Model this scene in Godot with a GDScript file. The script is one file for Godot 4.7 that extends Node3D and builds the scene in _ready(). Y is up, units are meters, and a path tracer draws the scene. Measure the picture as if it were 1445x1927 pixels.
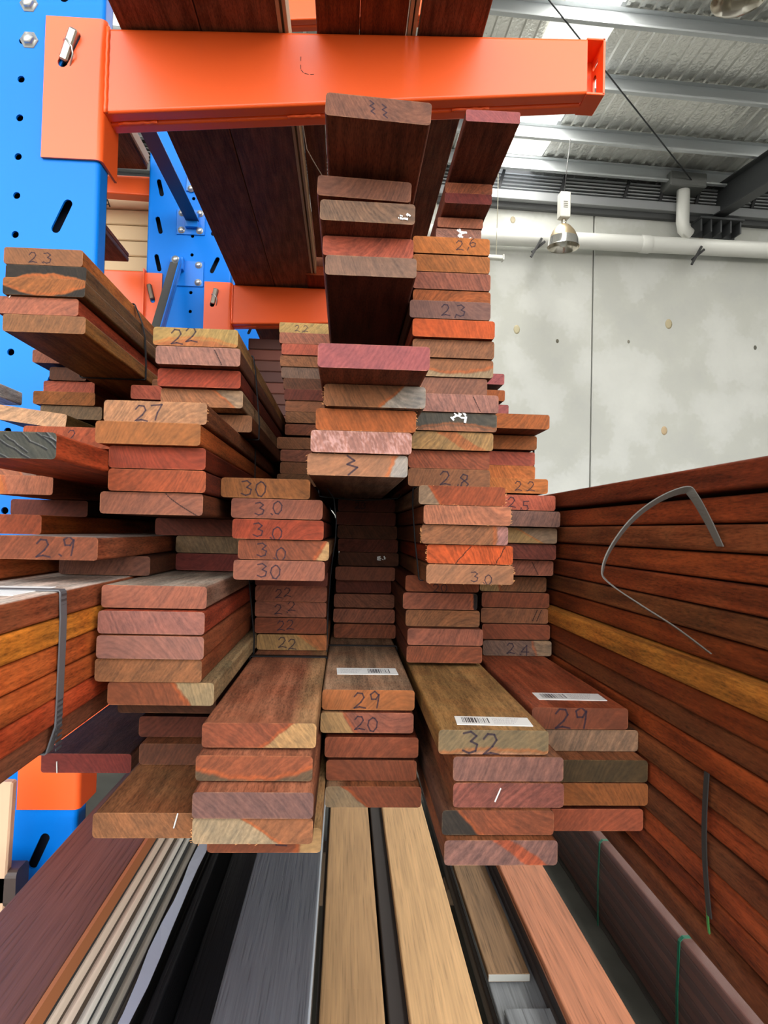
extends Node3D
# A timber yard: hardwood decking boards stacked on a blue and orange cantilever rack. Metres, y up, the camera at the origin looks along the boards (-z).

var rng := RandomNumberGenerator.new()
var used := {}
var mats := {}
var fine := PackedByteArray()      # 512 x 512 speckle
var soft := PackedByteArray()      # 512 x 512 broad noise
var fibre := PackedByteArray()     # 512 x 512 streaks
var atlas := PackedByteArray()     # end grain of every board, one tile each
const TW := 256
const TH := 56
const AW := 2048
const AH := 1792
var tiles := 0
var end_mat: StandardMaterial3D
var wood_mats := []

const END := {
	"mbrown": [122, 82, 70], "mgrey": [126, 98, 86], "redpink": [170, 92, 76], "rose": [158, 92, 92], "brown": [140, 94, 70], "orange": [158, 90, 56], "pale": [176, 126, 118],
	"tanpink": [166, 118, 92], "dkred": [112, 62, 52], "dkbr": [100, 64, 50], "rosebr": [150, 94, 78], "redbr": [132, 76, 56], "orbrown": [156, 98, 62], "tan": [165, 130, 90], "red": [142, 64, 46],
	"mauve": [128, 92, 86], "tanor": [180, 108, 64], "redor": [182, 86, 50], "redor2": [150, 78, 54], "rosegrey": [156, 112, 102], "dkgreyb": [92, 74, 56], "pinkbr": [166, 106, 86],  # mauve is darkened to carry the dimmer light on the low piles
	"maroon": [120, 58, 54], "greytan": [136, 112, 90], "mauvered": [126, 76, 68], "greybr": [142, 114, 96], "dkgold": [84, 66, 46], "orbrown2": [150, 92, 56], "redbr2": [164, 92, 70], "mauverose": [150, 100, 92],  # mauvered holds the same dim light in its colour
	"char": [72, 68, 64], "palewood": [206, 160, 134], "silver": [150, 140, 130], "cream": [150, 130, 104], "cream2": [152, 130, 98], "tangrey": [140, 118, 92], "black": [30, 24, 22], "soot": [50, 44, 38], "stone": [82, 76, 70],
}
const SIDE := {
	"dk": [122, 70, 50], "vdk": [88, 52, 40], "greytop": [124, 94, 72], "dustred": [134, 84, 62], "redtop": [128, 68, 46], "goldtop": [134, 98, 56], "brown": [120, 74, 46], "tan": [186, 140, 92], "tanside": [158, 118, 74],
	"sideor": [160, 86, 46], "sideor2": [166, 100, 52], "dusty": [138, 108, 92], "redside": [158, 72, 46], "brside": [140, 82, 54], "cream": [190, 158, 112], "dustbr": [108, 76, 54], "dustred2": [148, 84, 58], "sidered": [164, 74, 44],
	"dkgold2": [104, 74, 46], "goldside": [140, 96, 52], "olive": [120, 96, 60], "dktop": [104, 74, 62], "packred": [122, 56, 28], "packamber": [182, 114, 46], "packbrown": [112, 62, 34], "amber": [206, 124, 44], "orange2": [188, 92, 42], "bundle": [140, 74, 46], "redor": [178, 72, 38],
}

const TOP := {   # upper faces: dust, plus extra lightness standing in for light on them
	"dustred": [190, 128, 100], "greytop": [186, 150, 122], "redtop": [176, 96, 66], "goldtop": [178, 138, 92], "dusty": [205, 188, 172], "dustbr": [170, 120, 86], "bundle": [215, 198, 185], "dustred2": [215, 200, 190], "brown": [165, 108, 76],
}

func lin(c: Array) -> Color:
	return Color8(int(c[0]), int(c[1]), int(c[2])).srgb_to_linear()

# deepens a colour: darker and fuller
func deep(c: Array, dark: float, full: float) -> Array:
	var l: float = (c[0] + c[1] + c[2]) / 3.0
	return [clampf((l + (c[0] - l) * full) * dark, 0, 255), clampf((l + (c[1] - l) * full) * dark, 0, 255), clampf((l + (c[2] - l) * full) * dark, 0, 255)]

func numbered(called: String) -> String:
	var n: int = used.get(called, 0)
	used[called] = n + 1
	return called if n == 0 else "%s_%03d" % [called, n]

func paint(c: Array, rough := 0.6, metal := 0.0, spec := 0.5) -> StandardMaterial3D:
	var key := "%s %.2f %.2f %.2f" % [c, rough, metal, spec]
	if not mats.has(key):
		var m := StandardMaterial3D.new()
		m.albedo_color = Color8(c[0], c[1], c[2])
		m.roughness = rough
		m.metallic = metal
		m.metallic_specular = spec
		mats[key] = m
	return mats[key]

func put(mesh: Mesh, called: String, m: Material, parent: Node = self, at := Vector3.ZERO) -> MeshInstance3D:
	var o := MeshInstance3D.new()
	o.name = numbered(called) if parent == self else called
	o.mesh = mesh
	if m:
		o.material_override = m
	parent.add_child(o, true)
	o.position = at
	return o

func tag(o: Node, label: String, category: String, group := "") -> Node:
	o.set_meta("label", label)
	o.set_meta("category", category)
	if group:
		o.set_meta("group", group)
	return o

func thing(called: String, label: String, category: String, at := Vector3.ZERO, group := "") -> Node3D:
	var o := Node3D.new()
	o.name = numbered(called)
	add_child(o)
	o.position = at
	tag(o, label, category, group)
	return o

func struct(o: Node) -> Node:
	o.set_meta("kind", "structure")
	return o

# ---------------------------------------------------------------- shapes
func quad(st: SurfaceTool, a: Vector3, b: Vector3, c: Vector3, d: Vector3) -> void:   # clockwise seen from outside
	for p in [a, b, c, a, c, d]:
		st.add_vertex(p)

func begin() -> SurfaceTool:
	var st := SurfaceTool.new()
	st.begin(Mesh.PRIMITIVE_TRIANGLES)
	st.set_smooth_group(-1)
	return st

func done(st: SurfaceTool) -> ArrayMesh:
	st.generate_normals()
	return st.commit()

# a block with chamfered edges, in its own axes
func block(st: SurfaceTool, lo: Vector3, hi: Vector3, ch := 0.002, x := Transform3D()) -> void:
	var c := minf(ch, minf(hi.x - lo.x, minf(hi.y - lo.y, hi.z - lo.z)) * 0.3)
	var mid := (lo + hi) / 2
	var h := (hi - lo) / 2
	var face := func(n: int, s: float) -> Array:
		var u := (n + 1) % 3
		var v := (n + 2) % 3
		var r := []
		for k in [[-1, -1], [1, -1], [1, 1], [-1, 1]]:
			var p := Vector3.ZERO
			p[n] = s * h[n]
			p[u] = k[0] * (h[u] - c)
			p[v] = k[1] * (h[v] - c)
			r.append(p)
		return r
	var poly := func(pts: Array) -> void:
		var mean := Vector3.ZERO
		for p in pts:
			mean += p
		var n: Vector3 = (pts[1] - pts[0]).cross(pts[2] - pts[0])
		var order := pts
		if n.dot(mean) > 0:
			order = pts.duplicate()
			order.reverse()
		for i in range(1, order.size() - 1):
			for p in [order[0], order[i], order[i + 1]]:
				st.add_vertex(x * (mid + p))
	var f := {}
	for n in 3:
		for s in [-1, 1]:
			f[[n, s]] = face.call(n, float(s))
			poly.call(f[[n, s]])
	for n in 3:
		var u := (n + 1) % 3
		for s in [-1, 1]:
			for t in [-1, 1]:
				var a := []
				for e in [-1, 1]:
					var p := Vector3.ZERO
					p[n] = s * h[n]; p[u] = t * (h[u] - c); p[(n + 2) % 3] = e * (h[(n + 2) % 3] - c)
					var q := Vector3.ZERO
					q[n] = s * (h[n] - c); q[u] = t * h[u]; q[(n + 2) % 3] = e * (h[(n + 2) % 3] - c)
					a.append([p, q])
				poly.call([a[0][0], a[1][0], a[1][1], a[0][1]])
	for sx in [-1, 1]:
		for sy in [-1, 1]:
			for sz in [-1, 1]:
				poly.call([Vector3(sx * h.x, sy * (h.y - c), sz * (h.z - c)), Vector3(sx * (h.x - c), sy * h.y, sz * (h.z - c)), Vector3(sx * (h.x - c), sy * (h.y - c), sz * h.z)])

func box(lo: Vector3, hi: Vector3, ch := 0.002, x := Transform3D()) -> ArrayMesh:
	var st := begin()
	block(st, lo, hi, ch, x)
	return done(st)

# a bar of rectangular section from a to b, w wide along side, t thick
func bar(a: Vector3, b: Vector3, side: Vector3, w: float, t: float, ch := 0.001) -> ArrayMesh:
	var y := (b - a).normalized()
	var z := side.cross(y).normalized()
	var xx := y.cross(z).normalized()
	return box(Vector3(-w / 2, 0, -t / 2), Vector3(w / 2, (b - a).length(), t / 2), ch, Transform3D(Basis(xx, y, z), a))

# a turned shape round y: profile of (radius, height)
func lathe(profile: Array, n := 24) -> ArrayMesh:
	var st := SurfaceTool.new()
	st.begin(Mesh.PRIMITIVE_TRIANGLES)
	st.set_smooth_group(0)
	for i in profile.size() - 1:
		for k in n:
			var a := TAU * k / n
			var b := TAU * (k + 1) / n
			var p: Vector2 = profile[i]
			var q: Vector2 = profile[i + 1]
			quad(st, Vector3(p.x * cos(a), p.y, p.x * sin(a)), Vector3(q.x * cos(a), q.y, q.x * sin(a)), Vector3(q.x * cos(b), q.y, q.x * sin(b)), Vector3(p.x * cos(b), p.y, p.x * sin(b)))
	return done(st)

# a tube along a line of points
func tube(pts: Array, r: float, n := 10) -> ArrayMesh:
	var st := SurfaceTool.new()
	st.begin(Mesh.PRIMITIVE_TRIANGLES)
	st.set_smooth_group(0)
	var rings := []
	for i in pts.size():
		var d: Vector3 = (pts[mini(i + 1, pts.size() - 1)] - pts[maxi(i - 1, 0)]).normalized()
		var u := d.cross(Vector3(0.13, 0.21, 0.97)).normalized()
		if absf(d.z) > 0.95:
			u = d.cross(Vector3.UP).normalized()
		var v := d.cross(u)
		var ring := []
		for k in n:
			ring.append(pts[i] + (u * cos(TAU * k / n) + v * sin(TAU * k / n)) * r)
		rings.append(ring)
	for i in pts.size() - 1:
		for k in n:
			quad(st, rings[i][k], rings[i + 1][k], rings[i + 1][(k + 1) % n], rings[i][(k + 1) % n])
	for k in range(1, n - 1):
		for p in [rings[0][0], rings[0][k], rings[0][k + 1]]:
			st.add_vertex(p)
		for p in [rings[-1][0], rings[-1][k + 1], rings[-1][k]]:
			st.add_vertex(p)
	return done(st)

# a flat band along points; across[i] is half its width, thickness t
func band(pts: Array, across: Array, t: float, closed := false) -> ArrayMesh:
	var st := begin()
	var n := pts.size()
	var out := []
	for i in n:
		var d: Vector3 = pts[(i + 1) % n if closed else mini(i + 1, n - 1)] - pts[(i - 1 + n) % n if closed else maxi(i - 1, 0)]
		out.append(d.cross(across[i]).normalized() * t / 2)
	for i in (n if closed else n - 1):
		var j := (i + 1) % n
		var a: Vector3 = pts[i] - across[i]
		var b: Vector3 = pts[i] + across[i]
		var c: Vector3 = pts[j] + across[j]
		var e: Vector3 = pts[j] - across[j]
		quad(st, a + out[i], b + out[i], c + out[j], e + out[j])
		quad(st, b - out[i], a - out[i], e - out[j], c - out[j])
		quad(st, b + out[i], b - out[i], c - out[j], c + out[j])
		quad(st, a - out[i], a + out[i], e + out[j], e - out[j])
	if not closed:
		for i in [0, n - 1]:
			quad(st, pts[i] - across[i] + out[i], pts[i] - across[i] - out[i], pts[i] + across[i] - out[i], pts[i] + across[i] + out[i])
	return done(st)

# a strap tied round a stack: a rounded rectangle in the x-y plane at z
func strap_loop(x0: float, x1: float, y0: float, y1: float, z: float, w: float, t := 0.0012, slack := 0.0) -> ArrayMesh:
	var pts := []
	var r := 0.003
	for c in [[x1 - r, y1 - r, 0], [x0 + r, y1 - r, 1], [x0 + r, y0 + r, 2], [x1 - r, y0 + r, 3]]:
		for k in 4:
			var a: float = (c[2] + k / 3.0) * PI / 2
			pts.append(Vector3(c[0] + r * cos(a), c[1] + r * sin(a), z))
		if slack > 0.0:
			var nxt := {0: Vector3((x0 + x1) / 2, y1, z), 1: Vector3(x0 - slack * 0.4, (y0 + y1) / 2, z + slack * 0.5), 2: Vector3((x0 + x1) / 2, y0 - slack, z), 3: Vector3(x1 + slack * 0.4, (y0 + y1) / 2, z - slack * 0.5)}
			pts.append(nxt[c[2]])
	var across := []
	for p in pts:
		across.append(Vector3(0, 0, w / 2))
	return band(pts, across, t, true)

# a strap pulled tight round the boards of some groups, where they cross the plane z
func strap_round(groups: Array, z: float, w: float, t := 0.0012) -> ArrayMesh:
	var pts := PackedVector2Array()
	for o in get_children():
		if o is MeshInstance3D and o.has_meta("group") and o.get_meta("group") in groups and o.position.z > z:
			var bb: AABB = o.mesh.get_aabb()
			for sx in [0.0, 1.0]:
				for sy in [0.0, 1.0]:
					pts.append(Vector2(o.position.x + bb.position.x + bb.size.x * sx, o.position.y + bb.position.y + bb.size.y * sy))
	var hull := Geometry2D.convex_hull(pts)
	var wide: Array = Geometry2D.offset_polygon(hull, 0.0010, Geometry2D.JOIN_ROUND)
	var ring: PackedVector2Array = wide[0]
	if Geometry2D.is_polygon_clockwise(ring):
		ring.reverse()
	var line := []
	var across := []
	for k in ring.size():
		if k and ring[k].distance_to(ring[k - 1]) < 0.0003:
			continue
		line.append(Vector3(ring[k].x, ring[k].y, z))
		across.append(Vector3(0, 0, w / 2))
	return band(line, across, t, true)

# a flat plate in the x-y plane, front at z = 0, t thick, with holes: [cx, cy, half length, radius, lean]
func plate(lo: Vector2, hi: Vector2, t: float, holes: Array) -> ArrayMesh:
	var st := begin()
	var xs := [lo.x, hi.x]
	var cells := []
	holes.sort_custom(func(a, b): return a[1] < b[1])
	# split the plate in columns, one for each x of the holes, and these in cells with one hole each
	var cols := {}
	for h in holes:
		var found := false
		for k in cols:
			if absf(k - h[0]) < 0.03:
				cols[k].append(h)
				found = true
				break
		if not found:
			cols[h[0]] = [h]
	var keys := cols.keys()
	keys.sort()
	var x0 := lo.x
	for i in keys.size():
		var x1: float = hi.x if i == keys.size() - 1 else (keys[i] + keys[i + 1]) / 2
		var y0 := lo.y
		var list: Array = cols[keys[i]]
		for j in list.size():
			var y1: float = hi.y if j == list.size() - 1 else (list[j][1] + list[j + 1][1]) / 2
			cells.append([x0, y0, x1, y1, list[j]])
			y0 = y1
		x0 = x1
	if keys.is_empty():
		cells.append([lo.x, lo.y, hi.x, hi.y, null])
	for c in cells:
		if c[4] == null:
			quad(st, Vector3(c[0], c[3], 0), Vector3(c[2], c[3], 0), Vector3(c[2], c[1], 0), Vector3(c[0], c[1], 0))
			continue
		var h: Array = c[4]
		var ax := Vector2(sin(h[4]), cos(h[4]))
		var angles := []
		for k in 28:
			angles.append(TAU * k / 28.0)
		if h[2] > 0:
			for k in [-0.42, -0.3, -0.2, -0.12, -0.06, 0.0, 0.06, 0.12, 0.2, 0.3, 0.42]:
				for e in 2:
					angles.append(fposmod(ax.angle() + PI * e + k, TAU))
		for corner in [Vector2(c[0], c[1]), Vector2(c[2], c[1]), Vector2(c[2], c[3]), Vector2(c[0], c[3])]:
			angles.append(fposmod((corner - Vector2(h[0], h[1])).angle(), TAU))
		angles.sort()
		var inner := []
		var outer := []
		for a in angles:
			var d := Vector2(cos(a), sin(a))
			# ray to the slot's outline
			var lo_s := 0.0
			var hi_s: float = h[2] + h[3] + 0.001
			for k in 18:
				var s := (lo_s + hi_s) / 2
				var p := d * s
				var q := ax * clampf(p.dot(ax), -h[2], h[2])
				if p.distance_to(q) < h[3]:
					lo_s = s
				else:
					hi_s = s
			inner.append(Vector2(h[0], h[1]) + d * lo_s)
			var far := 1e9
			if d.x > 1e-6: far = minf(far, (c[2] - h[0]) / d.x)
			if d.x < -1e-6: far = minf(far, (c[0] - h[0]) / d.x)
			if d.y > 1e-6: far = minf(far, (c[3] - h[1]) / d.y)
			if d.y < -1e-6: far = minf(far, (c[1] - h[1]) / d.y)
			outer.append(Vector2(h[0], h[1]) + d * far)
		for k in angles.size():
			var j := (k + 1) % angles.size()
			var a: Vector2 = inner[k]
			var b: Vector2 = inner[j]
			var e: Vector2 = outer[j]
			var g: Vector2 = outer[k]
			quad(st, Vector3(a.x, a.y, 0), Vector3(b.x, b.y, 0), Vector3(e.x, e.y, 0), Vector3(g.x, g.y, 0))
			quad(st, Vector3(g.x, g.y, -t), Vector3(e.x, e.y, -t), Vector3(b.x, b.y, -t), Vector3(a.x, a.y, -t))
			quad(st, Vector3(b.x, b.y, 0), Vector3(a.x, a.y, 0), Vector3(a.x, a.y, -t), Vector3(b.x, b.y, -t))
	for s in [[Vector2(lo.x, lo.y), Vector2(hi.x, lo.y)], [Vector2(hi.x, lo.y), Vector2(hi.x, hi.y)], [Vector2(hi.x, hi.y), Vector2(lo.x, hi.y)], [Vector2(lo.x, hi.y), Vector2(lo.x, lo.y)]]:
		var a: Vector2 = s[0]
		var b: Vector2 = s[1]
		quad(st, Vector3(a.x, a.y, 0), Vector3(b.x, b.y, 0), Vector3(b.x, b.y, -t), Vector3(a.x, a.y, -t))
	return done(st)

# a section lofted along x between two outlines (arrays of Vector2(z, y)), with end caps
func loft_x(x0: float, s0: Array, x1: float, s1: Array, smooth := true) -> ArrayMesh:
	var st := SurfaceTool.new()
	st.begin(Mesh.PRIMITIVE_TRIANGLES)
	st.set_smooth_group(-1)
	var n := s0.size()
	for i in n:
		var j := (i + 1) % n
		quad(st, Vector3(x0, s0[i].y, s0[i].x), Vector3(x1, s1[i].y, s1[i].x), Vector3(x1, s1[j].y, s1[j].x), Vector3(x0, s0[j].y, s0[j].x))
	for i in range(1, n - 1):
		for p in [[x0, s0, 0], [x0, s0, i], [x0, s0, i + 1], [x1, s1, 0], [x1, s1, i + 1], [x1, s1, i]]:
			st.add_vertex(Vector3(p[0], p[1][p[2]].y, p[1][p[2]].x))
	return done(st)

func rounded(z0: float, z1: float, y0: float, y1: float, r: float, n := 4) -> Array:   # counter-clockwise in (z, y)
	var pts := []
	for c in [[z1 - r, y0 + r, -1], [z1 - r, y1 - r, 0], [z0 + r, y1 - r, 1], [z0 + r, y0 + r, 2]]:
		for k in n + 1:
			var a: float = (c[2] + float(k) / n) * PI / 2
			pts.append(Vector2(c[0] + r * cos(a), c[1] + r * sin(a)))
	return pts

# ---------------------------------------------------------------- textures
func noise_bytes(w: int, h: int, freq: float, octaves: int, sd: int, stretch := 1) -> PackedByteArray:
	var f := FastNoiseLite.new()
	f.noise_type = FastNoiseLite.TYPE_SIMPLEX_SMOOTH
	f.seed = sd
	f.frequency = freq
	f.fractal_octaves = octaves
	var im := f.get_seamless_image(w, h / stretch)
	if stretch > 1:
		im.resize(w, h, Image.INTERPOLATE_CUBIC)
	im.convert(Image.FORMAT_L8)
	return im.get_data()

func gray_texture(bytes: PackedByteArray, w: int, h: int) -> ImageTexture:
	return ImageTexture.create_from_image(Image.create_from_data(w, h, false, Image.FORMAT_L8, bytes))

func make_wood(kind: int) -> StandardMaterial3D:
	var w := 384
	var h := 768
	var a := noise_bytes(w, h, 0.07, 3, 11 + kind, 16)
	var b := noise_bytes(w, h, 0.018, 2, 31 + kind, 8)
	var c := noise_bytes(w, h, 0.30, 2, 51 + kind, 6)
	var d := noise_bytes(w, h, 0.01, 3, 71 + kind, 1)
	var e := noise_bytes(w, h, 0.42, 2, 91 + kind, 1)
	var rgb := PackedByteArray()
	rgb.resize(w * h * 3)
	var hgt := PackedByteArray()
	hgt.resize(w * h)
	for i in w * h:
		var v := 0.80 + (a[i] - 128) * 0.0011 + (b[i] - 128) * 0.0011 + (c[i] - 128) * 0.0011 + (e[i] - 128) * 0.0003
		var g := (d[i] - 128) * 0.0005
		if c[i] < 66:
			v -= 0.055
		if e[i] > 206:
			v += 0.09
		v = clampf(v, 0.3, 1.0)
		rgb[i * 3] = int(clampf(v + g * 0.3, 0, 1) * 255)
		rgb[i * 3 + 1] = int(clampf(v + g, 0, 1) * 250)
		rgb[i * 3 + 2] = int(clampf(v + g * 1.3, 0, 1) * 244)
		hgt[i] = int(clampf(v, 0, 1) * 255)
	var m := StandardMaterial3D.new()
	m.albedo_texture = ImageTexture.create_from_image(Image.create_from_data(w, h, false, Image.FORMAT_RGB8, rgb))
	m.vertex_color_use_as_albedo = true
	m.roughness = [0.7, 0.62, 0.8][kind]
	m.metallic_specular = 0.3
	m.heightmap_enabled = true
	m.heightmap_texture = gray_texture(hgt, w, h)
	m.heightmap_scale = 0.05
	return m

const STROKE := {
	"0": [[.5, 0, .15, .2, .05, .55, .3, .95, .6, 1, .9, .7, .95, .3, .7, .05, .5, 0]],
	"2": [[.05, .25, .3, .02, .7, .05, .85, .3, .6, .6, .05, .98], [.05, .98, .5, .9, 1, .98]],
	"3": [[.05, .08, .5, 0, .85, .2, .5, .45], [.5, .45, .9, .6, .8, .9, .4, 1, .02, .88]],
	"4": [[.7, 1, .72, 0, .3, .35, .05, .62, .95, .62]],
	"5": [[.9, .02, .25, .05, .2, .42, .7, .45, .85, .75, .5, 1, .05, .9]],
	"6": [[.8, 0, .3, .3, .08, .7, .35, 1, .8, .9, .85, .6, .5, .5, .1, .7]],
	"7": [[.05, .1, .9, .02, .55, .55, .4, 1]],
	"8": [[.8, .1, .4, 0, .15, .25, .5, .45, .9, .7, .6, 1, .2, .85, .3, .6, .75, .35, .8, .1]],
	"9": [[.85, .25, .5, 0, .15, .2, .25, .5, .6, .5, .85, .2, .8, .6, .7, 1.05]],
	".": [[.4, .92, .55, 1]], ",": [[.5, .85, .35, 1.15]],
	"m": [[.1, 0, .5, .2, .15, .4, .6, .6, .3, .8, .7, 1]], ">": [[.1, 0, .6, .25, .1, .45, .8, .6, .2, 1]], "L": [[.05, 0, .05, .95, .95, 1]],
}

func ink(tile: int, text: String, cu: float, cv: float, size: float, lean: float) -> void:
	var ox := (tile % 8) * TW
	var oy := int(tile / 8.0) * TH
	var hh := size * TH
	var cw := hh * 0.78
	var adv := []
	var total := 0.0
	for ch in text:
		var a := cw * (0.55 if ch in ".," else 1.25)
		adv.append(a)
		total += a
	var x := cu * TW - total / 2
	for n in text.length():
		for line in STROKE[text[n]]:
			for k in range(0, line.size() - 2, 2):
				var a := Vector2(x + line[k] * cw, cv * TH - hh / 2 + line[k + 1] * hh + n * lean)
				var b := Vector2(x + line[k + 2] * cw, cv * TH - hh / 2 + line[k + 3] * hh + n * lean)
				stroke(ox, oy, a, b, maxf(1.1, hh * 0.045), [34, 26, 38], 0.8)
		x += adv[n]

func stroke(ox: int, oy: int, a: Vector2, b: Vector2, r: float, c: Array, strength: float) -> void:
	for py in range(maxi(0, int(minf(a.y, b.y) - r - 1)), mini(TH, int(maxf(a.y, b.y) + r + 2))):
		for px in range(maxi(0, int(minf(a.x, b.x) - r - 1)), mini(TW, int(maxf(a.x, b.x) + r + 2))):
			var q := Geometry2D.get_closest_point_to_segment(Vector2(px, py), a, b)
			var k := clampf(r + 0.6 - q.distance_to(Vector2(px, py)), 0, 1) * strength
			if k > 0:
				var i := ((oy + py) * AW + ox + px) * 3
				k *= 0.75 + fine[(py * 37 + px * 5) & 262143] * 0.001
				for e in 3:
					atlas[i + e] = int(lerpf(atlas[i + e], c[e], k))

# paints one board's sawn end: growth rings, sapwood edge, worn rim, cracks
func end_tile(base: Array, sap: Array, extra: String) -> int:
	var tile := tiles
	tiles += 1
	var ox := (tile % 8) * TW
	var oy := int(tile / 8.0) * TH
	var ang := rng.randf_range(0.35, 0.9) * (1 if rng.randf() < 0.6 else -1)
	var ca := cos(ang)
	var sa := sin(ang)
	var bend := rng.randf_range(-0.004, 0.004)
	var ph := rng.randi() & 511
	var contrast := rng.randf_range(0.7, 1.25)
	var kind: String = sap[0] if sap.size() else ""
	var sc: Array = deep(END[sap[4]], 0.84, 1.12) if sap.size() else base
	var chalk := 0.30 if extra == "chalk" else 0.0
	var hue := rng.randf_range(-0.5, 0.5)
	var nsap := 0.0
	for y in TH:
		var v := float(y) / (TH - 1)
		for x in TW:
			var u := float(x) / (TW - 1)
			var fy := y - 28.0
			var q := x * ca + fy * sa + bend * (x - 128.0) * (x - 128.0)
			var p := -x * sa + fy * ca
			var n1: int = fine[((y * 2 + ph) & 511) * 512 + ((x * 2 + ph * 3) & 511)]
			var n2: int = fibre[((int(p * 0.9) + ph) & 511) * 512 + ((int(q * 2.2) + ph) & 511)]
			var n3: int = soft[((y + ph) & 511) * 512 + ((x + ph * 2) & 511)]
			var m := 0.0
			var glow := 0.0
			if kind != "":
				match kind:
					"r": nsap = (u - lerpf(sap[1], sap[2], v)) * 4.0
					"l": nsap = (lerpf(sap[1], sap[2], v) - u) * 4.0
					"b":
						var tt := 1.0 - 4.0 * (u - 0.5) * (u - 0.5)
						nsap = v - lerpf(lerpf(sap[1], sap[3], u), sap[2], tt)
					"t":
						var t2 := 1.0 - 4.0 * (u - 0.5) * (u - 0.5)
						nsap = lerpf(lerpf(sap[1], sap[3], u), sap[2], t2) - v
					"d": nsap = (sap[3] - absf(u - lerpf(sap[1], sap[2], v))) * 3.0
				nsap += (n3 - 128) * 0.0006 + (n2 - 128) * 0.0002
				m = clampf(nsap * 9.0 + 0.5, 0, 1)
				if kind != "d":
					glow = clampf(1.0 - absf(nsap + 0.10) * 8.0, 0, 1) * 0.5
			var n4: int = soft[ph * 512 + (int(q * 5.0 + (n3 - 128) * 0.12) & 511)]
			var k := 1.0 + ((n1 - 128) * 0.0006 + (n2 - 128) * 0.0008 + (n4 - 128) * 0.0010 + (n3 - 128) * 0.0006) * contrast
			var w := (n3 - 128) * 0.0008 + (n4 - 128) * 0.0006 + hue * 0.06
			var edge := minf(minf(x, TW - 1 - x), minf(y, TH - 1 - y) * 1.0)
			var rim := clampf(1.0 - edge / 3.0, 0, 1) * clampf((n1 + n3 - 220) * 0.01, 0, 1) * 0.35
			var i := ((oy + y) * AW + ox + x) * 3
			var r: float = lerpf(base[0], sc[0], m) * (k + w * 0.2)
			var g: float = lerpf(base[1], sc[1], m) * k
			var b: float = lerpf(base[2], sc[2], m) * (k - w * 0.2)
			r = lerpf(r, 164 * k, glow); g = lerpf(g, 78 * k, glow); b = lerpf(b, 36 * k, glow)
			if chalk > 0:
				var cc := clampf((n3 + n2 - 230) * 0.008, 0, 1) * 0.3
				r = lerpf(r, 222, cc); g = lerpf(g, 196, cc); b = lerpf(b, 200, cc)
			r = lerpf(r, 206, rim); g = lerpf(g, 152, rim); b = lerpf(b, 100, rim)
			atlas[i] = int(clampf(r, 0, 255))
			atlas[i + 1] = int(clampf(g, 0, 255))
			atlas[i + 2] = int(clampf(b, 0, 255))
	var dark := [30, 20, 18]
	match extra:
		"crack": 
			for k in 9:
				stroke(ox, oy, Vector2(176 + k * 2.6, 8 + k * 5), Vector2(178 + k * 2.6, 10 + k * 5), 1.2, dark, 0.9)
		"crackd":
			for k in 18:
				var t := k / 17.0
				stroke(ox, oy, Vector2(162 + t * 78, 2 + 52 * pow(t, 0.8)), Vector2(164 + t * 78, 4 + 52 * pow(t, 0.8)), 1.1, dark, 0.95)
		"crack2":
			for s in [[130, 4, 84, 54], [230, 4, 204, 54]]:
				for k in 8:
					var a := Vector2(lerpf(s[0], s[2], k / 8.0) + rng.randf_range(-2, 2), lerpf(s[1], s[3], k / 8.0))
					stroke(ox, oy, a, a + Vector2((s[2] - s[0]) / 8.0, 6), 1.0, dark, 0.85)
		"crackr":
			for s in [212, 228]:
				for k in 6:
					stroke(ox, oy, Vector2(s - k * 3, 6 + k * 7), Vector2(s - 2 - k * 3, 10 + k * 7), 1.5, dark, 0.9)
		"char":
			for k in 13:
				var a := Vector2(rng.randf_range(0, 240), rng.randf_range(0, 20))
				for e in 5:
					var b := a + Vector2(rng.randf_range(6, 16), rng.randf_range(4, 11))
					stroke(ox, oy, a, b, rng.randf_range(0.8, 2.2), [24, 23, 24], 0.8)
					stroke(ox, oy, a + Vector2(2, -2), b + Vector2(2, -2), 0.8, [120, 120, 122], 0.5)
					a = b
	return tile

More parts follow.
